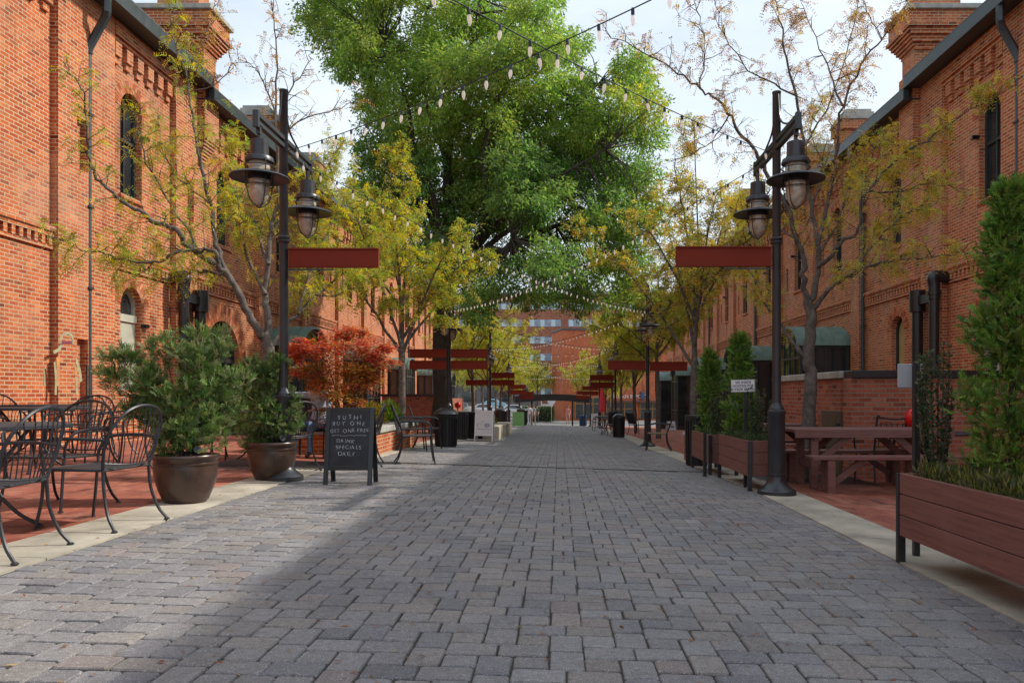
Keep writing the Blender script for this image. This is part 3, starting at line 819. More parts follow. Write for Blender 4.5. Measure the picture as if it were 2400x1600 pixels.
def pix_tree(limbs, base, root, Y0):
    """limbs: list of (points [(px,py)], dY at end, r0, r1, twig spacing, twig length, density, key, start)"""
    G = Grow()
    for (pts, y_a, y_b, r0, r1, ev, tl, dn, key, st) in limbs:
        n = len(pts); P = []
        for i, (px, py) in enumerate(pts):
            t = i / (n - 1); Y = Y0 + y_a + (y_b - y_a) * t
            P.append(at(px, py, Y) - root.location)
        Q = G.limb(P, r0 * (.82 if ev else 1), r1 * .8)
        if ev: G.sprout(Q, .0065, ev * .85, tl, 1, dn, key, st)
    return G
# near left locust
tb = Vector((-3.9, 10.3, g(-3.9, 10.3)))
root = thing('locust_tree', 'slim forked locust tree with sparse yellow leaves behind the near left lamp post', 'tree', tb)
b_px = (1310 - 3.9 * F / 10.3, 925 + (EYE - tb.z) * F / 10.3)
Lm = [
 ([b_px, (632, 900), (632, 840), (628, 800), (617, 785)], 0, 0, .11, .085, 0, 0, 0, 0, 0),
 ([(618, 790), (609, 781), (582, 733), (554, 678), (532, 643), (510, 622), (475, 602), (434, 567), (410, 537), (361, 520), (337, 499), (296, 479), (262, 451), (224, 417), (210, 372), (207, 310), (196, 220), (172, 179), (148, 145)], 0, -1.3, .075, .006, .12, .42, .65, 0, .22),
 ([(532, 643), (482, 638), (430, 641), (379, 655), (351, 636), (330, 622)], -.3, .4, .034, .006, .10, .38, .8, 0, .1),
 ([(510, 622), (503, 592), (455, 585), (413, 592), (372, 611), (320, 614), (272, 605), (224, 592), (193, 585), (150, 560), (110, 555)], -.4, -1.2, .036, .005, .10, .42, 1.6, 0, .1),
 ([(530, 640), (513, 592), (503, 561), (489, 475), (475, 396), (461, 327), (451, 275), (441, 207), (437, 165), (413, 120), (403, 62), (395, 10)], -.3, .5, .042, .006, .11, .42, .8, 0, .1),
 ([(437, 165), (470, 110), (490, 60), (505, 0)], .4, .9, .012, .004, .12, .3, .5, 1, .1),
 ([(441, 215), (500, 200), (540, 160), (535, 110)], .4, .7, .012, .004, .12, .3, .25, 1, .1),
 ([(628, 800), (627, 729), (620, 678), (630, 609), (634, 540), (647, 480), (650, 400), (646, 300), (648, 165), (644, 69), (640, -10)], 0, .9, .065, .006, .13, .4, .35, 1, .12),
 ([(650, 330), (637, 241), (610, 180), (592, 155), (560, 140)], .4, .5, .018, .004, .12, .33, .2, 1, .1),
 ([(655, 300), (675, 224), (700, 185), (723, 148), (728, 120)], .5, .9, .018, .004, .12, .33, .1, 1, .1),
 ([(660, 360), (685, 293), (757, 265), (799, 255), (840, 225)], .5, 1.2, .018, .004, .12, .33, .25, 1, .1),
 ([(622, 690), (580, 600), (560, 500), (545, 420), (530, 330)], .1, 1.4, .035, .006, .09, .42, 1.9, 0, .2),
 ([(630, 620), (600, 540), (590, 470), (600, 400)], .2, 1.6, .03, .006, .09, .42, 2.2, 0, .2),
 ([(634, 540), (700, 470), (750, 420), (790, 350)], .4, 1.6, .03, .006, .09, .42, 1.8, 0, .15),
 ([(637, 812), (675, 760), (706, 729), (740, 691), (792, 654), (850, 600), (900, 560)], 0, 1.2, .04, .006, .08, .45, 2.3, 0, .3),
 ([(700, 735), (720, 660), (760, 560), (790, 500), (830, 440)], .2, 1.4, .028, .006, .085, .45, 2.3, 0, .2),
 ([(740, 691), (800, 690), (850, 660), (890, 650)], .4, .8, .018, .005, .09, .4, 2.2, 0, .1),
 ([(475, 602), (400, 480), (345, 380), (320, 290), (330, 250)], -.5, .4, .022, .005, .11, .4, .9, 0, .1),
 ([(489, 475), (420, 420), (380, 350), (370, 280)], -.1, .8, .016, .005, .11, .4, .8, 0, .1),
]
G = pix_tree(Lm, tb, root, 10.3); nlf = G.finish(root, [PAL_LOC, PAL_SP], nleaf=6, ll=.030, lw=.013, rach=.15); print('leafs L', nlf)
# near right locust
tb = Vector((3.5, 10.8, g(3.5, 10.8)))
root = thing('locust_tree', 'grey barked locust tree with orange leaves rising behind the picnic tables', 'tree', tb)
b_px = (1310 + 3.5 * F / 10.8, 925 + (EYE - tb.z) * F / 10.8)
Rm = [
 ([b_px, (1893, 1040), (1895, 985), (1900, 885), (1896, 836), (1900, 747), (1893, 702)], 0, 0, .115, .085, 0, 0, 0, 0, 0),
 ([(1889, 840), (1862, 809), (1838, 771), (1820, 747), (1790, 700), (1770, 650), (1740, 620)], 0, .7, .045, .006, .10, .42, 1.7, 0, .35),
 ([(1893, 712), (1882, 643), (1886, 609), (1865, 557), (1840, 480), (1800, 410), (1779, 372), (1755, 334), (1727, 303), (1710, 265), (1669, 227), (1641, 207), (1600, 179), (1540, 140), (1480, 110), (1420, 75)], 0, -.9, .055, .005, .13, .40, .5, 1, .15),
 ([(1893, 712), (1903, 698), (1917, 643), (1917, 574), (1910, 537), (1900, 482), (1886, 344), (1865, 224), (1841, 138), (1834, 69), (1820, 20), (1815, -20)], 0, .6, .065, .006, .12, .42, .8, 1, .2),
 ([(1906, 726), (1944, 678), (1996, 643), (2048, 619), (2099, 611), (2137, 605), (2200, 600), (2260, 590)], 0, -1.3, .045, .005, .10, .42, 1.3, 0, .2),
 ([(1917, 625), (1944, 605), (1979, 561), (2013, 540), (2030, 448), (2117, 365), (2185, 320), (2271, 255), (2306, 241), (2380, 200)], 0, -1.6, .042, .005, .10, .45, 1.4, 0, .2),
 ([(1917, 574), (1940, 470), (1958, 386), (1965, 310), (1975, 248), (2017, 155), (2068, 93), (2110, 41), (2130, -5)], 0, -.8, .04, .005, .12, .40, .6, 1, .15),
 ([(1975, 248), (1944, 172), (1910, 86), (1875, 0)], -.5, .2, .02, .004, .12, .38, .5, 1, .1),
 ([(2068, 93), (2040, 40), (2020, -10)], -.8, -.6, .01, .004, .12, .3, .5, 1, .1),
 ([(1865, 224), (1800, 190), (1740, 150), (1690, 60), (1680, 0)], .3, -.2, .018, .004, .12, .4, .6, 1, .1),
 ([(1710, 265), (1680, 320), (1640, 350), (1600, 370)], -.6, .2, .014, .004, .11, .4, .6, 1, .1),
 ([(1641, 207), (1650, 120), (1640, 40), (1620, -20)], -.8, -.6, .012, .004, .12, .35, .5, 1, .1),
 ([(1865, 557), (1800, 520), (1740, 500), (1690, 470)], -.1, 1.3, .025, .005, .09, .42, 1.8, 0, .1),
 ([(2030, 448), (2100, 450), (2170, 430), (2240, 440)], -.6, .4, .018, .005, .10, .42, 1.1, 0, .1),
 ([(1996, 643), (2060, 560), (2120, 500), (2200, 470)], -.4, 1.2, .022, .005, .10, .42, 1.2, 0, .1),
 ([(1917, 600), (1960, 520), (2000, 420), (2060, 330)], .1, 1.5, .028, .005, .10, .42, 1.2, 0, .15),
 ([(1900, 482), (1930, 400), (1900, 300), (1930, 240)], .3, 1.2, .02, .005, .10, .42, 1.0, 0, .15),
 ([(1886, 344), (1950, 230), (2000, 60), (2010, -10)], .4, 1.2, .02, .005, .11, .42, .7, 1, .15),
]
G = pix_tree(Rm, tb, root, 10.8); nlf = G.finish(root, [PAL_OR, PAL_SP], nleaf=6, ll=.030, lw=.013, rach=.15); print('leafs R', nlf)

# generic locust, three forms
def generic_locust(name, label, seed, loc, pal, H=6.4, spread=2.3, dens=2.2, rz=0, th=2.3):
    global rng
    keep = rng; rng = np.random.default_rng(seed)
    root = thing(name, label, 'tree', loc, rz, 'locust trees lining the street')
    G = Grow()
    lean = rng.normal(0, .05, 2)
    G.limb([(0, 0, 0), (lean[0], lean[1], th * .5), (lean[0] * 2, lean[1] * 1.5, th)], .10, .08, 9)
    top = Vector((lean[0] * 2, lean[1] * 1.5, th))
    G.limb([top, top + Vector((0, .05, 1.0)), top + Vector((.1, -.05, 2.2)), top + Vector((0, 0, H - th))], .075, .01)
    nl = 9
    for i in range(nl):
        a = 2 * math.pi * (i + rng.uniform(-.3, .3)) / nl; z0 = rng.uniform(-.35, 1.6)
        s = spread * rng.uniform(.65, 1.05) * (1 - .18 * z0); hz = (H - th - z0) * rng.uniform(.35, .85)
        p0 = top + Vector((0, 0, z0)); e = Vector((math.cos(a), math.sin(a), 0))
        Q = G.limb([p0, p0 + e * s * .3 + Vector((0, 0, hz * .4)), p0 + e * s * .65 + Vector((0, 0, hz * .78)), p0 + e * s + Vector((0, 0, hz))], .045, .008)
        G.sprout(Q, .011, .13, .8, 1, dens, 0, .2, .25, .25)
    Q = [top + Vector((0, 0, (H - th) * t)) for t in (.25, .45, .6, .75, .9, 1.0)]
    G.sprout(Q, .011, .12, .8, 1, dens, 0, 0, .3, .25)
    n = G.finish(root, [pal], nleaf=3, ll=.062, lw=.028, rach=.16)
    print(name, n)
    rng = keep
    return root
GA = generic_locust('locust_tree', 'yellow green locust tree between the maple and the big oak on the left', 11, (-3.9, 19, g(-3.9, 19)), PAL_LOC, H=7.3, spread=2.9, dens=1.8)
GB = generic_locust('locust_tree', 'orange leafed locust tree over the planter boxes on the right', 23, (3.3, 19, g(3.3, 19)), PAL_OR, H=7.9, spread=2.9, dens=1.35)
GC = generic_locust('locust_tree', 'third yellow locust tree from the near end of the right side', 31, (3.5, 27, g(3.5, 27)), PAL_LOC, H=6.0, dens=2.0)
k = 0
for (x, y, src, rz, sc, lab) in [
    (3.5, 35, GA, 1.0, .92, 'fourth locust tree along the right side, behind the bin and tables'), (3.5, 43, GB, 2.0, .92, 'fifth locust tree along the right side, beside the pink umbrella'), (3.5, 51, GC, 3.0, .95, 'sixth locust tree along the right side, short and golden'),
    (3.5, 59, GA, 4.2, .9, 'last locust tree of the right side by the black arch'),
    (-3.9, 35, GC, 1.2, 1.0, 'yellow locust tree just beyond the big oak on the left'), (-3.9, 43, GA, 2.5, .95, 'locust tree beyond the white A-board on the left side'), (-3.9, 51, GC, 4.0, .95, 'locust tree near the green A-board on the left side'),
    (-3.9, 59, GA, 5.3, .9, 'last locust tree of the left side by the parked cars'),
    (-7.5, 76, GC, .5, 1.25, 'yellow street tree beyond the black arch to the left'), (-12, 92, GA, 2.5, 1.3, 'green yellow tree among the parked cars'), (-3.0, 98, GC, 1.5, 1.1, 'small yellow tree in front of the far brick building'), (6.5, 80, GB, 1.5, 1.0, 'orange street tree before the painted brick shop'),
    (-5.6, 69, GA, .9, 1.05, 'yellow green tree left of the black arch'), (4.6, 69.5, GC, 2.2, 1.0, 'golden tree right of the black arch'), (-2.6, 90, GC, 3.3, 1.25, 'pale golden tree behind the hedge'), (2.6, 81, GA, .4, 1.0, 'yellow tree before the left corner of the painted shop'), (-6.5, 104, GA, 3.9, 1.5, 'large yellow green tree near the utility pole')]:
    copy_tree(src, None, (x, y, g(x, y)), rz, lab, None, sc)

# big oak
def big_oak():
    loc = Vector((-3.95, 26, g(-3.95, 26)))
    root = thing('oak_tree', 'huge green oak tree with thick dark trunk towering over the street', 'tree', loc)
    tr = MB(); c = Vector((0, 0, 0))
    P = catmull([(0, 0, -.1), (.02, 0, 1.2), (-.03, .02, 2.6), (.05, 0, 4.2), (.15, 0, 5.2)], 5)
    m = len(P); tr.tube(P, [.50 - .19 * min(1, (i / (m - 1)) * 4) for i in range(m)], 14)
    lobes = [(735,45,50,38),(800,50,60,60),(860,60,70,60),(830,140,50,42),(900,130,70,70),(880,225,55,48),(960,180,80,80),(900,320,65,60),(890,420,55,60),(980,300,80,80),(960,400,80,70),(920,500,60,50),(1000,500,80,60),(1000,590,70,50),(1060,60,80,70),(1020,130,70,60),(1090,170,90,70),(1150,60,80,60),(1120,-40,110,60),(900,-30,110,60),(760,-30,70,40),(1180,150,80,60),(1262,35,55,48),(1250,130,75,55),(1335,110,50,45),(1330,200,75,55),(1480,180,50,45),(1440,235,50,40),(1512,245,45,36),(1400,300,75,45),(1500,320,55,42),(1250,230,85,45),(1150,262,65,40),(1060,280,85,60),(1070,400,90,60),(1180,440,85,45),(1300,345,80,45),(1290,430,85,55),(1400,400,75,55),(1490,410,65,50),(1515,500,55,50),(1420,500,85,55),(1310,530,85,48),(1200,520,85,48),(1090,510,90,50),(1080,600,80,45),(1180,610,80,42),(1290,620,80,42),(1390,600,75,48),(1470,590,55,48),(1475,680,45,48),(1435,755,38,48),(1365,690,55,38),(1270,690,60,28),(1150,680,60,33),(1110,720,40,30),(800,100,40,30),(1350,260,60,40),(850,100,60,45),(1150,350,100,60),(1230,390,90,55),(1330,420,90,55),(1120,450,100,55),(1240,470,90,50),(1200,300,80,45),(1370,350,80,50)]
    cl = []; tries = 0; wts = np.array([q[2] * q[3] for q in lobes], float) ** .85; wts /= wts.sum()
    lobes = [(a, b, c_, d_, rng.uniform(-3.2, 3.2) if 900 < a < 1450 else rng.uniform(-1.4, 1.8)) for a, b, c_, d_ in lobes]
    while len(cl) < 900 and tries < 40000:
        tries += 1
        e = lobes[rng.choice(len(lobes), p=wts)]
        d = rnd_dirs(1)[0] * rng.uniform(.2, 1.0) ** .5
        p = at(e[0] + d[0] * e[2] * .92, e[1] - d[2] * e[3] * .92, 26 + e[4] + d[1] * 1.9)
        if p.z < 3.4: continue
        if cl and min((p - q).length for q in cl) < .49: continue
        cl.append(p)
    print('clumps', len(cl))
    # limbs
    fork = loc + Vector((.15, 0, 5.2))
    tgt = [at(900, 100, 25), at(850, 60, 28), at(960, 330, 24.5), at(1000, 20, 27), at(1130, -40, 25), at(1180, 200, 23.5), at(1230, 60, 28), at(1400, 200, 26.5), at(1420, 350, 24), at(1330, 470, 25.5), at(1480, 480, 28), at(930, 520, 27), at(1200, 560, 23), at(1060, 250, 29)]
    nodes = []
    for i, tt in enumerate(tgt):
        st = fork - Vector((0, 0, rng.uniform(0, .8)))
        mid1 = st.lerp(tt, .33) + Vector((rng.normal(0, .3), rng.normal(0, .3), .55)); mid2 = st.lerp(tt, .68) + Vector((rng.normal(0, .4), rng.normal(0, .4), .2))
        Q = catmull([st, mid1, mid2, tt], 6); m = len(Q)
        tr.tube([q - loc for q in Q], [.14 * (1 - .82 * j / (m - 1)) for j in range(m)], 8)
        nodes += Q[4:]
    for p in cl:
        q = min(nodes, key=lambda a: (a - p).length_squared)
        if (q - p).length > 5: continue
        mid = q.lerp(p, .5) + Vector(rng.normal(0, .15, 3)); Q = catmull([q, mid, p], 3); m = len(Q)
        tr.tube([a - loc for a in Q], [.028 * (1 - .75 * j / (m - 1)) for j in range(m)], 4, cap=False)
    tr.build('trunk', M_BARKO, root, smooth=True, ang=60)
    pos = []; dr = []; nn = []; tn = []
    for p in cl:
        n = int(rng.uniform(210, 330)); rad = rng.uniform(.42, .68)
        # sub-sprays: twig tufts pointing outwards
        k = 16; cen = rnd_dirs(k) * rad * rng.uniform(.5, 1.0, (k, 1)) * np.array([1, 1, .75])
        w = rng.integers(0, k, n)
        off = cen[w] + rng.normal(0, .10, (n, 3))
        pos.append(np.array(p - loc) + off)
        d = cen[w] / rad + rng.normal(0, .55, (n, 3)); d[:, 2] -= .35; dr.append(d)
        nr = rng.normal(0, .5, (n, 3)); nr[:, 2] += .8; nn.append(nr)
        pal = [(.17, .29, .080), (.205, .335, .09), (.26, .37, .105), (.135, .24, .07)]
        t = tints(n, pal, .15) * rng.choice([.8, .95, 1.08, 1.25]) * np.array([rng.uniform(.88, 1.15), 1, 1])
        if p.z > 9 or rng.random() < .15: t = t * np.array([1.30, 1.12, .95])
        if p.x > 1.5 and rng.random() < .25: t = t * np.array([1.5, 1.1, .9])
        tn.append(t)
    pos = np.concatenate(pos); n = len(pos); print('oak leaves', n)
    leaf_mesh('foliage', pos, np.concatenate(dr), np.concatenate(nn), .14 * rng.uniform(.7, 1.4, n), .055 * rng.uniform(.7, 1.3, n), np.clip(np.concatenate(tn), 0, .8), leaf_mat('oak_leaf', .5), root)
big_oak()

# conifer-like shrubs
def sprays(root, clumps, nper, L, W, pal, name='foliage', upb=.6, mat=None, spread=.35, out=0.7, nspray=9, axis=None, plen=.09):
    """clumps [(center, radius)] filled with feathery sprays: twiglets lined with small scales"""
    pos = []; dr = []; nn = []; tn = []
    for c, r in clumps:
        k = max(6, int(nper)); dd = rnd_dirs(k); dd[:, 2] = dd[:, 2] * .8
        st = np.array(c) + dd * r * rng.uniform(.35, .95, (k, 1))
        ax = np.array([c[0] * 0, 0, 0]) if axis is None else np.array(axis)
        o = dd * out + rng.normal(0, .25, (k, 3)); o[:, 2] += upb; o /= np.linalg.norm(o, axis=1, keepdims=True)
        sideb = np.cross(o, rnd_dirs(k)); sideb /= np.maximum(1e-6, np.linalg.norm(sideb, axis=1, keepdims=True))
        col = tints(k, pal, .22)
        for i in range(nspray):
            t = (i + .5) / nspray
            for sg in (-1, 1):
                pos.append(st + o * plen * t); q = o * 1.0 + sideb * sg * .75 + rng.normal(0, .15, (k, 3)); dr.append(q)
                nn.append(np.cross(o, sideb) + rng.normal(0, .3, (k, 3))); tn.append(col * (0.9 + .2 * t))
    pos = np.concatenate(pos); n = len(pos)
    return leaf_mesh(name, pos, np.concatenate(dr), np.concatenate(nn), L * rng.uniform(.7, 1.35, n), W * rng.uniform(.7, 1.3, n), np.concatenate(tn), mat or M_NEEDLE, root), n
def pot(loc, label, rr=.275, h=.42):
    root = thing('plant_pot', label, 'plant pot', loc, 0, 'brown glazed pots beside the street')
    mb = MB(); s = rr / .275
    mb.lathe([(.0, 0), (.165 * s, 0), (.175 * s, .02), (.185 * s, .025), (.225 * s, .12), (.255 * s, .22), (.262 * s, .30), (.258 * s, .335), (.266 * s, .34), (.266 * s, .352), (.258 * s, .357), (.262 * s, .38), (.280 * s, .392), (.285 * s, .41), (.275 * s, .425), (.255 * s, .425), (.248 * s, .40), (.242 * s, .33)], n=40, cap=False)
    mb.build('pot_body', M_POT, root, smooth=True, ang=50)
    mb = MB(); mb.lathe([(.244 * s, .375), (.12, .39), (0.001, .395)], n=24, cap=False); mb.build('soil', M_SOIL, root)
    return root
PAL_JUN = [(.10, .175, .045), (.14, .22, .055), (.18, .245, .075), (.075, .14, .04), (.25, .26, .12)]
def pot_shrub(loc, label, blobs, Y):
    root = thing('potted_shrub', label, 'shrub', loc, 0, 'feathery shrubs in the brown pots')
    tw = MB(); cl = []
    for (px, py, rp, dy) in blobs:
        p = at(px, py, Y + dy) - Vector(loc); r = rp / F * Y
        n = max(5, int((r / .07) ** 2 * 1.8))
        for _ in range(n):
            q = p + Vector(rnd_dirs(1)[0] * r * rng.uniform(.3, .95)); cl.append((q, .065))
        P = catmull([(rng.normal(0, .04), rng.normal(0, .04), 0), (p.x * .35, p.y * .3, p.z * .45), (p.x * .9, p.y, p.z)], 4); m = len(P)
        tw.tube(P, [.007 * (1 - .7 * i / m) for i in range(m)], 5)
        for _ in range(4):
            q = p + Vector(rng.normal(0, r * .5, 3)); tw.tube([P[-2], P[-1].lerp(q, .5) + Vector(rng.normal(0, .01, 3)), q], .0022, 4)
    tw.build('stems', M_TWIG, root)
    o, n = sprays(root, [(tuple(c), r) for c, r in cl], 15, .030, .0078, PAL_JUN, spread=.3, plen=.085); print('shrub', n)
p1 = gp(416, 1182); p1.y += .15; p1.z = g(p1.x, p1.y)
p2 = gp(628, 1126); p2.y += .12; p2.z = g(p2.x, p2.y)
pot(p1, 'large brown glazed pot on the kerb beside the wire chairs')
pot(p2, 'brown glazed pot beside the left lamp post foot')
pot_shrub((p1.x, p1.y, p1.z + .40), 'wide irregular green shrub growing in the nearer brown pot',
  [(290, 850, 42, 0), (275, 900, 38, .1), (330, 940, 45, .1), (300, 970, 30, 0), (380, 820, 36, .1), (370, 880, 45, 0), (395, 960, 55, 0), (470, 790, 36, .15), (455, 840, 50, 0), (490, 880, 55, .1), (450, 930, 60, -.1), (520, 940, 45, .15), (420, 1010, 50, -.1), (480, 1010, 48, 0), (365, 1000, 30, .1), (540, 890, 35, .2), (500, 990, 40, .1), (400, 1050, 30, -.1), (455, 1045, 30, -.1), (545, 960, 32, .2), (520, 815, 28, .1), (350, 905, 35, -.1)], p1.y)
pot_shrub((p2.x, p2.y, p2.z + .38), 'rounded green shrub growing in the brown pot at the lamp post',
  [(620, 870, 36, 0), (590, 880, 38, 0), (645, 895, 42, .1), (580, 940, 48, 0), (640, 950, 50, 0), (675, 960, 32, .1), (600, 1000, 42, -.1), (660, 1000, 40, 0), (560, 1000, 25, .1), (625, 1030, 35, 0), (685, 1000, 22, 0), (570, 900, 30, .1), (650, 850, 22, 0), (590, 1040, 22, -.1)], p2.y)

# arborvitae and holly in the planters
PAL_ARB = [(.10, .20, .03), (.135, .25, .04), (.18, .30, .055), (.07, .15, .028), (.22, .27, .06)]
PAL_HOL = [(.05, .085, .035), (.07, .11, .05), (.10, .13, .07), (.13, .12, .06)]
def arbor(loc, H, rad, label, group, dens=1.0, lsz=1.0, fine=1.0):
    root = thing('arborvitae', label, 'shrub', loc, 0, group)
    tw = MB(); tw.tube([(0, 0, 0), (.01, 0, H * .5), (0, 0, H * .9)], [.025, .015, .004], 6); 
    cl = []
    n = int(215 * dens * H * rad / .5)
    for _ in range(n):
        t = rng.random() ** .85; z = .08 + t * (H - .1)
        r = rad * (1 - t) ** .62 * 1.12 * (.85 + .25 * math.sin(t * 23 + loc[0] * 3)) + .02; a = rng.uniform(0, 2 * math.pi); q = rng.uniform(.5, 1.0)
        cl.append(((r * q * math.cos(a), r * q * math.sin(a), z), .075))
    for c, _ in cl[::6]: tw.tube([(0, 0, max(.05, c[2] - .2)), (c[0] * .8, c[1] * .8, c[2])], .004, 3, cap=False)
    tw.build('stem', M_TWIG, root)
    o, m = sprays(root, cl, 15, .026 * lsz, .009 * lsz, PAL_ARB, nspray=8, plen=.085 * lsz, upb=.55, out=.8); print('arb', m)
    return root
def holly(loc, H, rad, label, group):
    root = thing('holly_shrub', label, 'shrub', loc, 0, group)
    tw = MB(); pos = []; dr = []
    for i in range(int(16 * rad / .15)):
        a = rng.uniform(0, 6.28); r = rad * rng.random() ** .6; h = H * rng.uniform(.65, 1.0)
        P = catmull([(r * .3 * math.cos(a), r * .3 * math.sin(a), 0), (r * .8 * math.cos(a), r * .8 * math.sin(a), h * .5), (r * math.cos(a), r * math.sin(a), h)], 6)
        tw.tube(P, [.006 * (1 - .6 * j / len(P)) for j in range(len(P))], 4)
        for j in range(len(P) - 1):
            for _ in range(13):
                q = P[j].lerp(P[j + 1], rng.random()); pos.append(q[:]); d = rnd_dirs(1)[0]; d[2] = abs(d[2]) + .2; dr.append(d)
    tw.build('stem', M_TWIG, root)
    pos = np.array(pos); n = len(pos)
    leaf_mesh('foliage', pos, np.array(dr), rnd_dirs(n), .034 * rng.uniform(.7, 1.2, n), .018 * rng.uniform(.7, 1.2, n), tints(n, PAL_HOL, .25), M_NEEDLE, root)
def groundplants(loc, lx, ly, label, pal, hgt=.14, n=2600, name='herb_clump'):
    pos = np.stack([rng.uniform(-lx / 2, lx / 2, n), rng.uniform(-ly / 2, ly / 2, n), rng.uniform(0, .02, n)], 1)
    hump = .45 + .55 * (np.sin(pos[:, 0] * 9 + 1) * np.cos(pos[:, 1] * 7) * .5 + .5)
    dr_ = rng.normal(0, .45, (n, 3)); dr_[:, 2] = np.abs(dr_[:, 2]) + .8
    pos[:, 2] += rng.random(n) ** 1.4 * hgt * hump
    o = leaf_mesh(name, pos, dr_, rnd_dirs(n), .05 * rng.uniform(.5, 1.5, n), .009 * rng.uniform(.6, 1.6, n), tints(n, pal, .25), M_NEEDLE)
    o.location = loc; return tag(o, label, 'plants')
def planter(x, ya, yb, wid, htop, label):
    """long trough; street face at x, running ya..yb"""
    cy = (ya + yb) / 2; L = yb - ya
    root = thing('planter_box', label, 'planter box', (x, cy, g(x, cy)), 0, 'reddish brown board planters along the right kerb')
    zb = htop - .42
    bh = .14
    for f, (xa, xb) in enumerate(((0, .035), (wid - .035, wid))):
        for i in range(3):
            mb = MB(); mb.box(xa, xb, -L / 2 + .0, L / 2, zb + i * bh + .0025, zb + (i + 1) * bh - .0025, .003); mb.build('board', M_PLANT, root)
    for sgn in (-1, 1):
        for i in range(3):
            mb = MB(); y0_ = sgn * L / 2; mb.box(.036, wid - .036, y0_ - sgn * .03, y0_, zb + i * bh + .0025, zb + (i + 1) * bh - .0025, .003); mb.build('board', M_PLANT, root)
        for xx in (-.006, wid - .044):
            mb = MB(); mb.box(xx, xx + .05, sgn * (L / 2 + .003), sgn * (L / 2 + .043), -.01, htop - .005, .002); mb.build('leg', M_BLACK, root)
    mb = MB(); mb.box(.04, wid - .04, -L / 2 + .035, L / 2 - .035, htop - .1, htop - .05); mb.build('soil', M_SOIL, root)
    return root
planter(2.27, 2.3, 5.12, .52, .60, 'nearest reddish brown planter box at the right edge of the photo')
planter(2.2, 8.95, 10.6, .42, .60, 'reddish brown planter box between the hostess sign and the lamp post')
planter(2.17, 11.15, 12.55, .42, .60, 'farthest reddish brown planter box beside the tall black bin')
zz = g(2.5, 4.5) + .54
arbor((2.68, 4.55, zz), 1.82, .25, 'tallest arborvitae in the nearest planter box', None, 1.9, .72)
arbor((2.68, 3.8, zz), 1.25, .22, 'arborvitae at the photo edge in the nearest planter box', None, 1.3, .72)
holly((2.47, 5.02, zz), .92, .13, 'thin upright dark holly beside the tallest arborvitae', None)
groundplants((2.53, 4.5, zz), .42, 1.1, 'low feathery herbs along the front of the nearest planter', [(.10, .13, .03), (.20, .20, .04), (.08, .10, .045), (.14, .13, .05)], .16, 5000)
z2 = g(2.4, 9.8) + .54
arbor((2.42, 10.25, z2), 1.36, .21, 'bushy arborvitae behind the hostess sign', None, 1.1)
holly((2.42, 9.35, z2), .75, .16, 'dark holly beside the lamp post in the middle planter', None)
groundplants((2.4, 9.8, z2), .38, 1.5, 'low green groundcover trailing in the middle planter', [(.06, .10, .04), (.09, .13, .05), (.05, .08, .03)], .14, 3500)
z3 = g(2.4, 11.8) + .54
arbor((2.38, 12.1, z3), 1.32, .18, 'slim arborvitae in the farthest planter box', None, 1.1)
holly((2.38, 11.5, z3), .7, .13, 'dark holly in the farthest planter box', None)
groundplants((2.38, 11.85, z3), .36, 1.2, 'low green groundcover in the farthest planter', [(.06, .10, .04), (.09, .13, .05)], .12, 2500)

# red maple and bed plants
def maple():
    loc = Vector((-3.45, 12.35, g(-3.45, 12.35) + .32)); Y = 12.3
    root = thing('maple_tree', 'small red and orange maple growing behind the chalkboard', 'tree', loc)
    mb = MB(); pos = []; dr = []; nn = []; tn = []
    blobs = [(800, 800, 55), (850, 810, 46), (880, 835, 30), (760, 820, 45), (830, 860, 55), (770, 870, 55), (720, 870, 40), (705, 815, 25), (752, 900, 26), (790, 920, 50), (840, 900, 35), (870, 860, 30), (780, 975, 35), (860, 885, 26), (810, 780, 30), (690, 835, 16), (900, 815, 20), (915, 845, 12), (845, 775, 18), (705, 800, 14), (680, 812, 10), (835, 940, 16), (875, 890, 16)]
    for (px, py, rp) in blobs:
        Yb = Y + rng.uniform(-.35, .35); p = at(px, py, Yb) - loc; r = rp / F * Y
        P = catmull([(rng.normal(0, .03), rng.normal(0, .03), 0), (p.x * .2 + rng.normal(0, .03), p.y * .2, max(.25, p.z * .4)), (p.x * .75, p.y, p.z * .85), tuple(p)], 4); m = len(P)
        mb.tube(P, [.009 * (1 - .7 * i / m) for i in range(m)], 5)
        for _ in range(int(rp * 1.35)):     # layered sprays
            c = np.array(p) + rnd_dirs(1)[0] * np.array([r * 1.2, r, r * .62]) * rng.uniform(.3, 1.0)
            k = 15; a = rng.uniform(0, 2 * math.pi, k); q = np.stack([np.cos(a), np.sin(a), rng.normal(-.25, .2, k)], 1)
            pos.append(c + q * .035 + rng.normal(0, .03, (k, 3))); dr.append(q); nr = rng.normal(0, .3, (k, 3)); nr[:, 2] += 1; nn.append(nr)
            if py > 850 and rng.random() < .55 or rng.random() < .12: pal = [(.45, .20, .05), (.32, .20, .05), (.48, .28, .05), (.24, .22, .05)]
            else: pal = [(.62, .14, .06), (.52, .09, .08), (.66, .22, .07), (.48, .12, .08), (.55, .25, .2)]
            tn.append(tints(k, pal, .2))
    mb.build('stems', M_TWIG, root)
    pos = np.concatenate(pos); n = len(pos)
    leaf_mesh('foliage', pos, np.concatenate(dr), np.concatenate(nn), .068 * rng.uniform(.7, 1.3, n), .023 * rng.uniform(.7, 1.3, n), np.clip(np.concatenate(tn), 0, .8), M_LEAF, root)
maple()
pot(Vector((-3.45, 12.35, g(-3.45, 12.35))), 'brown glazed pot holding the red maple behind the chalkboard', .25, .34) if False else None
pot(Vector((-3.45, 12.35, g(-3.45, 12.35) - .05)), 'brown glazed pot holding the red maple behind the chalkboard')
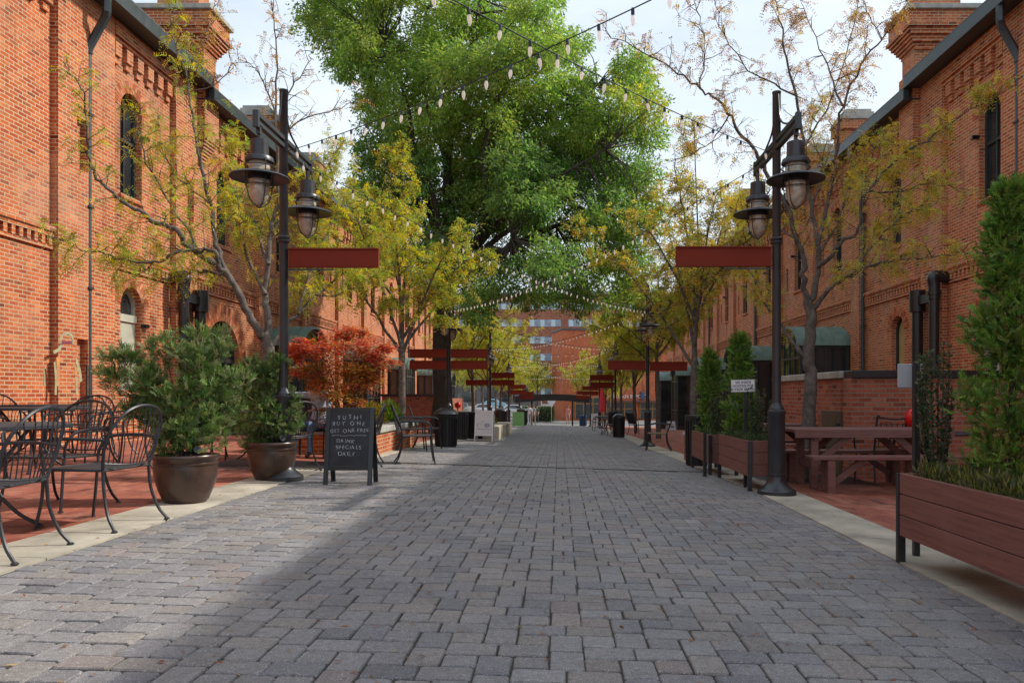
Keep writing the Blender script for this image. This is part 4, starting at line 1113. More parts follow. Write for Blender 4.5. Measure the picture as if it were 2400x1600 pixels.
def bush(loc, r, h, label, pal, n=2500, ls=.07):
    d = rnd_dirs(n) * rng.uniform(.3, 1, (n, 1)); d[:, 2] = np.abs(d[:, 2]); pos = d * np.array([r, r, h])
    o = leaf_mesh('leafy_plant', pos, d + np.array([0, 0, .4]), rnd_dirs(n), ls * rng.uniform(.6, 1.3, n), ls * .3 * rng.uniform(.7, 1.3, n), tints(n, pal, .25), M_LEAF)
    o.location = loc; return tag(o, label, 'plant')
bz = g(-3.5, 14) + .5
bush((-3.62, 14.8, bz), .28, .42, 'orange yellow leafy plant right of the maple in the raised bed', [(.30, .14, .03), (.22, .17, .03), (.12, .15, .03)], 1500)
bush((-3.6, 16.3, bz - .05), .30, .50, 'bright green leafy plant at the far end of the raised bed', [(.12, .22, .03), (.18, .26, .05), (.07, .14, .03)], 1500)
bush((-2.2, 24.2, g(-2.2, 24) + .42), .25, .35, 'yellow green plant in a pot behind the concrete blocks', [(.20, .24, .04), (.12, .17, .03)], 700)

# ------------------------------------------------------------------ street lamps
def rotz(a): return Matrix.Rotation(a, 4, 'Z')
def lantern(root, y, zarm):
    o_ = Vector((0, y, 0))
    mb = MB(); c = (0, y, 0)
    mb.tube([(0, y, zarm), (0, y, zarm - .17)], .022, 8)
    mb.lathe([(.03, -.15), (.09, -.16), (.092, -.30), (.10, -.305), (.10, -.32), (.135, -.335), (.145, -.36), (.145, -.385), (.10, -.39)], (0, y, zarm), 20)
    l = mb.build('lantern', M_POLE, root, smooth=True)
    s = MB(); s.lathe([(.12, -.495), (.20, -.505), (.29, -.535), (.30, -.55), (.295, -.555), (.20, -.525), (.12, -.515)], (0, y, zarm), 28)
    s.lathe([(.113, -.52), (.118, -.50), (.118, -.57), (.112, -.575)], (0, y, zarm), 20)
    s.build('lamp_shade', M_POLE, l, smooth=True)
    gl = MB(); gl.lathe([(.098, -.38), (.105, -.40), (.105, -.60), (.10, -.68), (.085, -.75), (.055, -.81), (.02, -.835), (.001, -.838)], (0, y, zarm), 20, cap=False)
    gl.build('glass', M_LGLASS, l, smooth=True)
    cg = MB()
    for k in range(4):
        a = math.pi / 4 + k * math.pi / 2; ca, sa = math.cos(a), math.sin(a)
        cg.tube(catmull([(ca * .143, y + sa * .143, zarm - .37), (ca * .145, y + sa * .145, zarm - .50), (ca * .132, y + sa * .132, zarm - .66), (ca * .095, y + sa * .095, zarm - .79), (0, y, zarm - .86)], 4), .006, 6)
    for (rr, dz) in ((.145, -.43), (.137, -.63)):
        cg.tube([(rr * math.cos(t * math.pi / 10), y + rr * math.sin(t * math.pi / 10), zarm + dz) for t in range(21)], .006, 5, cap=False)
    cg.build('lantern_cage', M_POLE, l, smooth=True)
def lamp(x, y, ztop, panels, label):
    z0 = g(x, y); H = ztop - z0
    root = thing('street_lamp', label, 'street lamp', (x, y, z0), 0, 'black street lamps with red blades')
    b = MB(); b.lathe([(.001, 0), (.215, 0), (.215, .045), (.205, .055), (.17, .075), (.13, .11), (.105, .15), (.098, .18), (.098, .215), (.104, .22), (.104, .24), (.095, .245), (.093, .9), (.10, .91), (.10, .945), (.085, .955), (.085, .97), (.078, .985), (.055, 1.02), (.05, 1.04)], n=28)
    b.build('lamp_base', M_POLE, root, smooth=True)
    p = MB(); p.lathe([(.050, 1.0), (.046, H - .02), (.05, H - .015), (.05, H)], n=20)
    zc = H - 1.72 
    for dz in (0, .04): p.lathe([(.062, zc + dz), (.068, zc + dz + .008), (.068, zc + dz + .028), (.062, zc + dz + .034)], n=20)
    p.build('pole', M_POLE, root, smooth=True)
    za = H - .64
    a = MB()
    for dz in (0, .085): a.bar((.0, -.80, za + dz), (0, .92, za + dz), .055, .05, .004)
    for yy in (-.80, .90): a.box(-.028, .028, yy - .012, yy + .035, za - .05, za + .12)
    for yy in (-.72, .84): a.box(-.02, .02, yy - .02, yy + .02, za - .1, za)
    a.build('arm', M_POLE, root)
    cb = MB()
    for sg, ye in ((-1, -.45), (1, .5)):
        cb.tube(catmull([(0, sg * .06, H - .05), (0, sg * .12, H - .3), (0, sg * .22, za + .22), (0, ye, za + .12)], 5), .011, 6)
    cb.build('cable', M_BLACK, root, smooth=True)
    for yy in (-.70, .82): lantern(root, yy, za)
    for (x0, x1, zc_, hh) in panels:
        m = MB(); zz_ = zc_ - z0
        m.box(x0, x1, -.018, .018, zz_ - hh / 2, zz_ + hh / 2, .002)
        for sz in (-1, 1): m.box(x0, x1, -.034, .034, zz_ + sz * hh / 2 - .008, zz_ + sz * hh / 2 + .008)
        pn = m.build('sign_panel', M_RED, root)
        k = MB(); k.bar((0, .0, zz_ - hh / 2 - .03), ((x0 + x1) / 2, 0, zz_ - hh / 2 - .03), .016, .016); k.build('bracket', M_BLACK, pn)
    return root
lamp(-3.1, 8.65, 4.48, [(.06, 1.07, 2.59, .20)], 'nearest left lamp post with one red blade pointing into the street')
lamp(2.46, 8.68, 4.47, [(-1.14, -.06, 2.61, .21)], 'nearest right lamp post with one red blade beside the hostess sign')
lamp(-3.1, 21.6, 4.13, [(-1.1, -.06, 2.21, .23), (.06, 1.1, 2.21, .23), (-1.1, -.06, 1.89, .23), (.06, 1.1, 1.89, .23)], 'second left lamp post with four red blades before the oak trunk')
lamp(2.46, 21.3, 4.08, [(-1.1, -.06, 1.87, .24), (.06, 1.1, 1.84, .24)], 'second right lamp post with a long red blade either side, by the tan chair')
lamp(-3.1, 34.6, 3.85, [(.06, 1.1, 1.93, .23), (.06, 1.1, 1.6, .23), (-1.1, -.06, 1.6, .23)], 'third left lamp post with three red blades')
lamp(2.46, 33.5, 3.8, [(-1.1, -.06, 1.80, .23), (-1.1, -.06, 1.47, .23)], 'third right lamp post with two red blades beside the black bin')
lamp(-3.1, 47.6, 3.6, [(.06, 1.05, 1.55, .25), (.06, 1.05, 1.22, .25)], 'fourth left lamp post near the green A-board')
lamp(2.46, 46.5, 3.6, [(-1.05, -.06, 1.45, .22), (-1.05, -.06, 1.15, .22)], 'fourth right lamp post near the pink umbrella')
lamp(-3.1, 60.6, 3.1, [(.06, 1.1, 1.15, .25), (.06, 1.1, .85, .25)], 'farthest left lamp post before the black arch')
lamp(2.46, 59.5, 3.1, [(-1.1, -.06, 1.2, .25), (-1.1, -.06, .85, .25)], 'farthest right lamp post before the black arch')

# ------------------------------------------------------------------ string lights
bm_ = MB(); bm_.lathe([(.007, -.035), (.012, -.047), (.0155, -.066), (.012, -.09), (.005, -.108), (.001, -.112)], n=8, cap=False)
bulb0 = None
def string(a, b, sag, label, spacing=.30):
    global bulb0
    a, b = Vector(a), Vector(b); d = b - a; L = d.length; n = int(L / spacing)
    root = thing('string_lights', label, 'string lights', a, 0, 'bulb strings hung across the street')
    P = []
    for i in range(41):
        t = i / 40; P.append(d * t - Vector((0, 0, 4 * sag * t * (1 - t))))
    mb = MB(); mb.tube(P, .0045, 5); mb.build('cable', M_SOCK, root)
    step = max(1, math.ceil(n / 98))
    for i in range(1, n, step):
        t = i / n; p = d * t - Vector((0, 0, 4 * sag * t * (1 - t)))
        if bulb0 is None:
            o = bm_.build('bulb', M_BULB, root, smooth=True); bulb0 = o
            sk = MB(); sk.lathe([(.009, .005), (.012, -.008), (.012, -.036), (.010, -.04)], n=8); so = sk.build('socket', M_SOCK, o)
        else:
            o = bulb0.copy(); C.objects.link(o); link_child(o, root)
            q = KIDS[bulb0.name][0].copy(); C.objects.link(q); link_child(q, o)
        o.location = p; o.rotation_euler = (random.gauss(0, .12), random.gauss(0, .12), 0)
Lp = {1: (-3.1, 8.65, 3.78), 2: (-3.1, 21.6, 3.45), 3: (-3.1, 34.6, 3.15), 4: (-3.1, 47.6, 2.9), 5: (-3.1, 60.6, 2.4)}
Rp = {1: (2.46, 8.68, 3.76), 2: (2.46, 21.3, 3.40), 3: (2.46, 33.5, 3.1), 4: (2.46, 46.5, 2.9), 5: (2.46, 59.5, 2.4)}
string((-5.15, -.65, 4.0), Rp[1], .33, 'string of bulbs running from overhead down to the near right lamp post')
string((4.9, .45, 4.0), Lp[1], .33, 'string of bulbs running from overhead down to the near left lamp post')
names = {1: 'first', 2: 'second', 3: 'third', 4: 'fourth', 5: 'fifth'}
for k in range(1, 5):
    string(Lp[k + 1], Rp[k], .32, f'string of bulbs from the {names[k+1]} left lamp post to the {names[k]} right lamp post')
    string(Rp[k + 1], Lp[k], .32, f'string of bulbs from the {names[k+1]} right lamp post to the {names[k]} left lamp post')
for k in (3, 4, 5): string(Lp[k], Rp[k], .3, f'string of bulbs straight across between the {names[k]} pair of lamp posts')

# ------------------------------------------------------------------ furniture
def wire_chair(name, label, loc, rz, group='black wire armchairs'):
    root = thing(name, label, 'chair', loc, rz, group)
    s = MB(); s.add([( -.25, -.21, .425), (.25, -.21, .425), (.27, .24, .43), (-.27, .24, .43), (-.25, -.21, .415), (.25, -.21, .415), (.27, .24, .42), (-.27, .24, .42)], [(0, 1, 2, 3), (7, 6, 5, 4), (0, 4, 5, 1), (1, 5, 6, 2), (2, 6, 7, 3), (3, 7, 4, 0)])
    s.tube([(-.25, -.21, .42), (.25, -.21, .42), (.27, .24, .425), (-.27, .24, .425), (-.25, -.21, .42)], .010, 6)
    s.build('seat', M_SEAT, root)
    hoop = catmull([(-.25, -.21, .42), (-.285, -.25, .60), (-.265, -.30, .73), (-.16, -.345, .84), (0, -.36, .875), (.16, -.345, .84), (.265, -.30, .73), (.285, -.25, .60), (.25, -.21, .42)], 5)
    low = catmull([(-.26, -.22, .47), (-.13, -.27, .455), (0, -.285, .45), (.13, -.27, .455), (.26, -.22, .47)], 4)
    b = MB(); b.tube(hoop, .0115, 7); b.tube(low, .007, 6)
    b.build('back_frame', M_WIRE, root, smooth=True)
    w = MB(); m = len(hoop)
    for i in range(13):
        t = (i + .5) / 13; p = low[min(len(low) - 1, int(t * (len(low) - 1) + .5))]
        u = .14 + .72 * t; q = hoop[min(m - 1, int(u * (m - 1) + .5))]
        mid = p.lerp(q, .5) + Vector((0, -.018, 0)); w.tube([p, mid, q], .0042, 5, cap=False)
    w.build('back_wires', M_WIRE, root)
    for sx in (-1, 1):
        a = MB(); a.tube(catmull([(sx * .275, -.26, .63), (sx * .325, -.10, .645), (sx * .335, .08, .64), (sx * .325, .19, .61), (sx * .285, .22, .52), (sx * .27, .215, .425)], 5), .0115, 7); a.build('armrest', M_WIRE, root, smooth=True)
        l = MB(); l.tube(catmull([(sx * .25, -.21, .42), (sx * .255, -.225, .25), (sx * .275, -.27, .10), (sx * .295, -.33, .01)], 4), .0115, 7); l.lathe([(.02, 0), (.022, .006), (.012, .014)], (sx * .295, -.33, 0), 10); l.build('leg', M_WIRE, root, smooth=True)
        l = MB(); l.tube(catmull([(sx * .27, .22, .42), (sx * .268, .235, .22), (sx * .285, .27, .01)], 4), .0115, 7); l.lathe([(.02, 0), (.022, .006), (.012, .014)], (sx * .285, .27, 0), 10); l.build('leg', M_WIRE, root, smooth=True)
    return root
def G3(x, y, dz=0): return Vector((x, y, g(x, y) + dz))
# facing +Y locally; rz = PI/2 faces -X
ch0 = wire_chair('wire_chair', 'nearest black wire armchair at the lower left edge of the photo', G3(-3.40, 4.55), R(96))
chairs = [(-3.36, 5.62, 84, 'black wire armchair standing on the kerb just in front of the big pot'),
 (-4.75, 5.0, -80, 'black wire armchair across the near table at the left photo edge'),
 (-4.15, 6.35, 170, 'black wire armchair on the far side of the nearest round table'),
 (-5.15, 9.3, 100, 'black wire armchair right of the second table, partly behind the big shrub'),
 (-6.1, 9.75, 175, 'black wire armchair on the far side of the second table'),
 (-6.9, 8.8, -85, 'black wire armchair left of the second table'),
 (-6.0, 7.7, 5, 'black wire armchair with its back to the viewer at the second table'),
 (-6.75, 11.4, 95, 'black wire armchair right of the table nearest the brick wall'),
 (-7.6, 12.1, 175, 'black wire armchair between the wall table and the painted brick'),
 (-8.2, 11.3, -90, 'black wire armchair left of the wall table'),
 (-7.4, 10.4, 0, 'black wire armchair with its back to the viewer at the wall table'),
 (-3.45, 9.65, 60, 'black wire armchair between the lamp post and the chalkboard'),
 (-4.5, 10.75, 0, 'black wire armchair before the table behind the second pot'),
 (-5.3, 11.4, -85, 'black wire armchair left of the table behind the second pot'),
 (-2.86, 11.0, 100, 'black wire armchair directly right of the chalkboard'),
 (-2.18, 11.75, -78, 'black wire armchair on the street side, facing the street, right of the chalkboard'),
 (-3.98, 12.57, 168, 'black wire armchair carrying the seated person, against the raised bed')]
for (x, y, r, lab) in chairs: copy_tree(ch0, None, G3(x, y), R(r), lab)
def round_table(loc, r, label):
    root = thing('round_table', label, 'table', loc, 0, 'round black metal tables')
    t = MB(); t.lathe([(.001, .70), (r - .01, .70), (r, .705), (r, .725), (r - .012, .73), (.001, .73)], n=40, cap=False); t.build('tabletop', M_SEAT, root, smooth=True)
    for k in range(4):
        a = k * math.pi / 2 + .5; ca, sa = math.cos(a), math.sin(a)
        l = MB(); l.tube(catmull([(ca * .30, sa * .30, .70), (ca * .14, sa * .14, .45), (ca * .10, sa * .10, .30), (ca * .22, sa * .22, .12), (ca * .36, sa * .36, .012)], 5), .013, 7)
        l.lathe([(.022, 0), (.022, .01), (.012, .02)], (ca * .36, sa * .36, 0), 10); l.build('leg', M_WIRE, root, smooth=True)
    b = MB(); b.tube([(.115 * math.cos(i * math.pi / 8), .115 * math.sin(i * math.pi / 8), .36) for i in range(17)], .008, 6, cap=False); b.build('ring', M_WIRE, root)
    return root
tb0 = round_table(G3(-3.98, 5.25), .56, 'nearest round black table at the left photo edge')
for (x, y, lab) in [(-6.0, 8.75, 'second round black table behind the near chairs'), (-7.55, 11.25, 'round black table closest to the painted brick wall'), (-4.45, 11.5, 'round black table behind the second pot and chalkboard')]:
    copy_tree(tb0, None, G3(x, y), 0, lab)

def text_mesh(txt, size, mat, M, name='lettering', parent=None, align='CENTER', ext=.0015, sx=1.0, shear=0, spacing=1.0, bold=0.0):
    cu = bpy.data.curves.new('t', 'FONT'); cu.body = txt; cu.size = size; cu.align_x = align; cu.align_y = 'CENTER'; cu.extrude = ext; cu.shear = shear; cu.space_character = spacing; cu.offset = bold
    o = bpy.data.objects.new('t', cu); C.objects.link(o); bpy.context.view_layer.update()
    me = bpy.data.meshes.new_from_object(o); bpy.data.objects.remove(o)
    me.transform(M @ Matrix.Diagonal((sx, 1, 1, 1))); me.materials.clear(); me.materials.append(mat)
    q = bpy.data.objects.new(name, me); C.objects.link(q); link_child(q, parent); return q
def chalk_text(txt, size, mat, M, parent, spacing=1.0, name='lettering'):
    bm = bmesh.new(); x = 0; W = []
    for ch in txt:
        if ch == ' ': x += size * .42 * spacing; continue
        cu = bpy.data.curves.new('t', 'FONT'); cu.body = ch; cu.size = size * random.uniform(.88, 1.1); cu.align_y = 'CENTER'; cu.extrude = .0005; cu.offset = .0
        o = bpy.data.objects.new('t', cu); C.objects.link(o); bpy.context.view_layer.update()
        me = bpy.data.meshes.new_from_object(o); bpy.data.objects.remove(o)
        w = max(v.co.x for v in me.vertices) - min(v.co.x for v in me.vertices)
        sh = Matrix.Shear('XZ', 4, (random.uniform(-.05, .2), 0)) if False else Matrix.Identity(4)
        me.transform(Matrix.Translation((x, random.gauss(0, size * .05), 0)) @ Matrix.Rotation(random.gauss(0, .09), 4, 'Z') @ Matrix.Diagonal((random.uniform(.85, 1.12), 1, 1, 1)) @ sh)
        bm.from_mesh(me); x += (w + size * .16) * spacing
    me = bpy.data.meshes.new(name); bmesh.ops.translate(bm, verts=bm.verts[:], vec=(-x / 2, 0, 0)); bmesh.ops.rotate(bm, verts=bm.verts[:], cent=(0, 0, 0), matrix=Matrix.Rotation(random.gauss(0, .02), 3, 'Z')); bm.to_mesh(me); bm.free()
    me.transform(M); me.materials.append(mat); q = bpy.data.objects.new(name, me); C.objects.link(q); link_child(q, parent); return q
def face_cam(x, y, z, tilt=0): # text on a plane facing -Y, leaning
    return Matrix.Translation((x, y, z)) @ Matrix.Rotation(R(90 + tilt), 4, 'X')
def a_frame(name, label, loc, rz, w, h, mat, matframe, legh=.18, lean=.17, border=.05):
    root = thing(name, label, 'sign board', loc, rz)
    for sgn in (-1, 1):
        y0, y1 = sgn * lean, sgn * .015
        def P(x, z): return Vector((x, y0 + (y1 - y0) * z / h, z))
        f = MB()
        for sx in (-1, 1): f.bar(P(sx * (w / 2 - border / 2), 0), P(sx * (w / 2 - border / 2), h), border, .022, .002, up=(0, 1, 0))
        f.bar(P(-w / 2 + border, h - border / 2), P(w / 2 - border, h - border / 2), .022, border, .002)
        f.bar(P(-w / 2 + border, legh + border / 2), P(w / 2 - border, legh + border / 2), .022, border, .002)
        f.build('board_frame', matframe, root)
        b = MB(); a_, c_ = P(0, legh + border * .9), P(0, h - border * .9); b.bar(a_, c_, w - 2 * border + .006, .010, up=(0, 1, 0)); b.build('board', mat, root)
    return root, math.degrees(math.atan2(lean - .015, h))
loc = G3(-2.30, 8.50)
ab, tl = a_frame('chalkboard_sign', 'black chalkboard A-frame advertising sushi on the sunlit pavers', loc, R(2), .525, .84, M_CHALK, M_BLACK, .16)
def chalk_at(x, z): 
    y = -.17 + (.155) * z / .84
    return Matrix.Translation((x, y - .011, z)) @ Matrix.Rotation(R(90 - tl), 4, 'X')
for txt, x, z, s, sp in (('SUSHI', .0, .735, .062, 1.5), ('BUY ONE', -.005, .665, .060, 1.25), ('GET ONE FREE', .0, .588, .056, 1.02), ('DRINK', -.035, .475, .058, 1.15), ('SPECIALS', .0, .405, .056, 1.08), ('DAILY', -.02, .338, .066, .95)):
    chalk_text(txt, s, M_CHALKT, chalk_at(x, z), ab, sp)
mb = MB(); mb.add([], []); Mk = chalk_at(0, .535); 
pts = [(-.19, 0), (-.12, .004), (-.07, -.003), (-.06, -.008), (-.04, 0), (.03, .003), (.05, -.004), (.07, .003), (.19, 0)]
mb.tube([Mk @ Vector((a, b, .0005)) for a, b in pts], .0022, 4); mb.build('lettering', M_CHALKT, ab)

loc = gp(1135, 1034); af, t2 = a_frame('sandwich_board', 'white A-frame sandwich board with faded print on the left kerb', G3(loc.x, loc.y + .1), R(-6), .52, .86, M_WHITE, M_WHITEP, .16, border=.028)
t2r = math.atan2(.155, .86)
def onw(x, z): return Matrix.Translation((x, -.17 + .155 * z / .86 - .0085, z)) @ Matrix.Rotation(R(90) - t2r, 4, 'X')
mb = MB()
for i in range(9):
    mb.box(-.17 + i * .042, -.145 + i * .042, -.012, .012, 0, .001, 0, onw(0, .35))
mb.box(-.20, -.05, -.006, .006, 0, .001, 0, onw(0, .50)); mb.box(-.20, -.17, -.05, .03, 0, .001, 0, onw(0, .47)); mb.box(-.1, .02, -.006, .006, 0, .001, 0, onw(0, .56))
mb.build('printing', M_FAINT, af)
mb = MB(); Mo = onw(.09, .45); n = 20; mb.add([Mo @ Vector((.085 * math.cos(i * 2 * math.pi / n), .06 * math.sin(i * 2 * math.pi / n), .001)) for i in range(n)], [tuple(range(n))]); mb.build('printing', M_FAINT, af)
loc = gp(1215, 1000); ag, _ = a_frame('sandwich_board', 'small green A-frame sandwich board far down the left kerb', G3(loc.x, loc.y), R(-3), .62, .80, M_GRN, M_GRN, .06, border=.03)
mb = MB(); 
for z in (.3, .42, .55): mb.box(-.2, .2, -.19, -.07 - .12, z, z + .02)
loc = gp(1394, 1001); aw, _ = a_frame('sandwich_board', 'small white A-frame board beside the pink umbrella', G3(loc.x, loc.y), R(4), .45, .85, M_WHITEP, M_WHITEP, .05, border=.03)
mb = MB(); mb.box(-.1, .1, -.12, -.115, .5, .56); mb.box(-.12, .05, -.14, -.135, .3, .36); mb.build('printing', M_INK, aw)
loc = gp(1572, 1010); ap, _ = a_frame('poster_stand', 'leaning white poster stand behind the tan armchair', G3(loc.x, loc.y), R(20), .5, .55, M_WHITEP, M_FAINT, .05, border=.02)
mb = MB(); mb.box(-.18, .18, -.125, -.12, .36, .39); mb.box(-.12, .12, -.14, -.135, .2, .3); mb.build('printing', M_FAINT, ap)

# hostess sign
p = Vector((2.27, 9.35, 0)); p.z = g(p.x, p.y)
root = thing('notice_sign', 'white notice on a black post about outside seating, before the middle planter', 'sign', p)
mb = MB(); mb.box(-.022, .022, -.012, .012, -.02, 1.26 - p.z, .002); mb.build('post', M_BLACK, root)
zc = EYE + (925 - 904) / F * 9.35 - p.z
mb = MB(); mb.box(-.145, .145, -.024, -.013, zc - .075, zc + .075, .004); pl = mb.build('sign_plate', M_WHITEP, root); pl.rotation_euler = (0, R(-1.5), 0)
for i, tx in enumerate(('SEE INSIDE', 'HOSTESS FOR', 'OUTSIDE SEATING')):
    text_mesh(tx, .041, M_INK, Matrix.Translation((0, -.0255, zc + .042 - i * .042)) @ Matrix.Rotation(R(90), 4, 'X'), parent=pl, ext=.0006, bold=.0006)
mb = MB()
for (a, b, c, d) in ((-.138, .138, .0685, .071), (-.138, .138, -.071, -.0685)): mb.box(a, b, -.0255, -.0245, zc + c, zc + d)
for a in (-.138, .1355): mb.box(a, a + .0025, -.0255, -.0245, zc - .0685, zc + .0685)
mb.build('border', M_INK, pl)
p = Vector((2.80, 6.02, 0)); p.z = g(p.x, p.y)
# blank sign seen from behind
p = Vector(((2147 - 1310) / F * 5.35, 5.35, 0)); p.z = g(p.x, p.y)
root = thing('notice_sign', 'blank pale back of a small sign on a dark post beside the nearest planter', 'sign', p)
mb = MB(); mb.box(-.02, .02, -.02, .02, -.02, 1.28 - p.z, .002); mb.build('post', M_BLACK, root)
zc = EYE + (925 - 880) / F * 5.35 - p.z
mb = MB(); mb.box(-.118, .058, .021, .028, zc - .083, zc + .083, .003); mb.build('sign_plate', plain('plate_back', (.42, .43, .46), .4, var=.08), root)
p = Vector((2.06, 10.85, 0)); p.z = g(p.x, p.y)
tag_o = MB(); tag_o.box(-.022, .022, -.022, .022, 0, .62, .002); tag_o.box(-.035, .035, -.035, .035, 0, .01); o = tag_o.build('short_post', M_BLACK); o.location = p
tag(o, 'short dark steel post between the middle and farthest planters', 'post')

# picnic tables
def picnic(x, y, L, label, labs, rz=0, benches=True):
    root = thing('picnic_table', label, 'picnic table', G3(x, y), rz)
    hz = .76
    for i in range(4):
        t = MB(); t.box(-L / 2, L / 2, -.36 + i * .182, -.36 + i * .182 + .176, hz - .04, hz, .004); t.build('plank', M_WOOD, root)
    for sx in (-1, 1):
        xx = sx * (L / 2 - .26)
        for yy in (-.27, .27):
            l = MB(); l.box(xx - .045, xx + .045, yy - .045, yy + .045, 0, hz - .042, .004); l.build('leg', M_WOOD, root)
        c = MB(); c.box(xx - .02, xx + .02, -.33, .33, hz - .14, hz - .042, .003)
        for yy in (-.27, .27): c.bar((xx - sx * .04, yy, .34), (xx - sx * .46, yy, hz - .06), .045, .085, .003)
        c.box(xx - .02, xx + .02, -.225, .225, .28, .36, .003)
        c.build('brace', M_WOOD, root)
    a = MB(); a.box(-L / 2, L / 2, -.37, -.362, hz - .1, hz - .004); a.build('apron', M_WOOD, root)
    for k, lab in enumerate(labs):
        yy = (-.72, .72)[k]
        c_, s_ = math.cos(rz), math.sin(rz); bx, by = x - yy * s_, y + yy * c_
        b = thing('picnic_bench', lab, 'bench', G3(bx, by), rz)
        for i in range(2):
            t = MB(); t.box(-L / 2 + .05, L / 2 - .05, -.145 + i * .148, -.145 + i * .148 + .142, .41, .45, .004); t.build('plank', M_WOOD, b)
        for sx in (-1, 1):
            xx = sx * (L / 2 - .28)
            for y2 in (-.09, .09):
                l = MB(); l.box(xx - .045, xx + .045, y2 - .04, y2 + .04, 0, .408, .004); l.build('leg', M_WOOD, b)
            c = MB(); c.bar((xx - sx * .045, 0, .12), (xx - sx * .42, 0, .40), .04, .08, .003); c.build('brace', M_WOOD, b)
picnic(3.86, 9.75, 1.95, 'reddish brown picnic table nearest the lamp post on the right', ['reddish brown bench on the near side of the front picnic table', 'reddish brown bench on the far side of the front picnic table'])
picnic(3.75, 13.1, 1.7, 'second picnic table further back beside the tree trunk', ['bench on the near side of the back picnic table', 'bench on the far side of the back picnic table'])
# tree grates
for (x, y, lab) in [(3.5, 10.8, 'black cast iron tree grate round the tree behind the picnic table'), (-3.9, 10.3, 'black cast iron tree grate round the forked tree on the left')]:
    mb = MB()
    for i in range(22):
        for sgn in (-1, 1):
            x0 = -.75 + i * .07
            if abs(x0 + .02) < .17: mb.box(x0, x0 + .045, sgn * .19, sgn * .75, .004, .014)
            elif sgn == 1: mb.box(x0, x0 + .045, -.75, .75, .004, .014)
    for q in (-.78, .76): mb.box(q, q + .03, -.78, .79, .003, .016); mb.box(-.75, .76, q, q + .03, .003, .0165)
    o = mb.build('tree_grate', M_BLACK); o.location = G3(x, y); o.rotation_euler = (0, R(1.7), 0); tag(o, lab, 'tree grate')

# lattice chairs and table on the right patio
def lattice_chair(loc, rz, label):
    root = thing('lattice_chair', label, 'chair', loc, rz, 'lattice back iron chairs by the terrace wall')
    s = MB(); s.box(-.24, .24, -.22, .24, .42, .44); s.build('seat', M_SEAT, root)
    b = MB(); top = .92
    for sx in (-1, 1): b.tube(catmull([(sx * .25, -.22, .42), (sx * .26, -.27, .7), (sx * .27, -.33, top), (sx * .27, -.37, top + .02)], 4), .013, 6)
    b.tube(catmull([(-.27, -.33, top), (0, -.34, top - .03), (.27, -.33, top)], 5), .011, 6)
    for k in range(5): z = .52 + k * .075; b.tube([(-.25, -.235 - (z - .5) * .22, z), (.25, -.235 - (z - .5) * .22, z)], .006, 5)
    for k in range(6): x = -.2 + k * .08; b.tube([(x, -.24, .52), (x, -.31, .84)], .006, 5)
    b.build('backrest', M_WIRE, root)
    for sx in (-1, 1):
        a = MB(); a.tube(catmull([(sx * .26, -.27, .66), (sx * .28, 0, .67), (sx * .28, .2, .63), (sx * .26, .22, .44)], 4), .012, 6); a.build('armrest', M_WIRE, root)
        for yy in (-.21, .22): l = MB(); l.tube([(sx * .24, yy, .42), (sx * .25, yy * 1.15, 0)], .012, 6); l.build('leg', M_WIRE, root)
lattice_chair(G3(5.2 - .75, 10.75 - .15), R(10), 'left lattice back iron chair behind the picnic table')
lattice_chair(G3(4.98, 10.62), R(-8), 'right lattice back iron chair behind the picnic table')
t5 = copy_tree(tb0, None, G3(4.85, 10.15), 0, 'round black table with the red ball, before the terrace wall')
t5.location = G3(5.0, 10.3)
def redball(loc, r, label, stand=None):
    root = thing('red_ball', label, 'ball', loc)
    b = MB(); n = 14
    b.lathe([(max(.001, r * math.sin(math.pi * i / n)), r - r * math.cos(math.pi * i / n)) for i in range(n + 1)], n=28, cap=False); b.build('shell', M_REDB, root, smooth=True, ang=80)
    d = MB()
    for i in range(60):
        ph = math.acos(1 - 2 * (i + .5) / 60); th = i * 2.39996
        v = Vector((math.sin(ph) * math.cos(th), math.sin(ph) * math.sin(th), math.cos(ph)))
        c = Vector((0, 0, r)) + v * (r + .001); u = v.orthogonal().normalized(); w = v.cross(u)
        d.add([c + (u * math.cos(k * 1.047) + w * math.sin(k * 1.047)) * r * .06 for k in range(6)], [tuple(range(6))])
    d.build('perforations', plain('dark_hole', (.16, .006, .006), .8), root)
    if stand:
        s = MB(); s.tube([(0, 0, 0), (0, 0, -stand)], .02, 8); s.lathe([(.15, -stand), (.15, -stand + .02), (.03, -stand + .04)], n=16); s.build('stand', M_BLACK, root)
t5z = g(5.0, 10.3) + .731
redball(Vector(((2151 - 1310) / F * 10.3, 10.3, t5z)), .168, 'round perforated red ball on the patio table before the terrace wall')
loc = Vector(((1073 - 1310) / F * 27.8, 27.8, EYE - (957 - 925) / F * 27.8)); redball(loc, .12, 'small red ball on a stand before the far terrace wall', loc.z - g(loc.x, 27.8))

# bins
def bin_(loc, r, h, label, mat=None, dome=True, ribs=True):
    mat = mat or M_BLACK
    root = thing('litter_bin', label, 'bin', loc, 0, 'black litter bins')
    b = MB(); b.lathe([(r * .86, 0), (r * .88, .03), (r * .95, h * .9), (r, h * .93), (r, h)], n=28)
    b.build('bin_body', mat, root, smooth=True)
    if ribs:
        q = MB()
        for k in range(24):
            a = k * math.pi / 12; ca, sa = math.cos(a), math.sin(a); q.bar((ca * r * .90, sa * r * .90, .03), (ca * r * .98, sa * r * .98, h * .9), .022, .014, up=(ca, sa, 0))
        q.build('ribs', mat, root)
    if dome:
        d = MB(); d.lathe([(r * 1.04, h), (r * 1.06, h + .02), (r * 1.0, h + .05), (r * .8, h + .10), (r * .5, h + .145), (.001, h + .16)], n=24, cap=False); d.build('lid', mat, root, smooth=True)
bin_(G3(-2.56, 17.4), .27, .72, 'black domed bin directly before the second left lamp post')
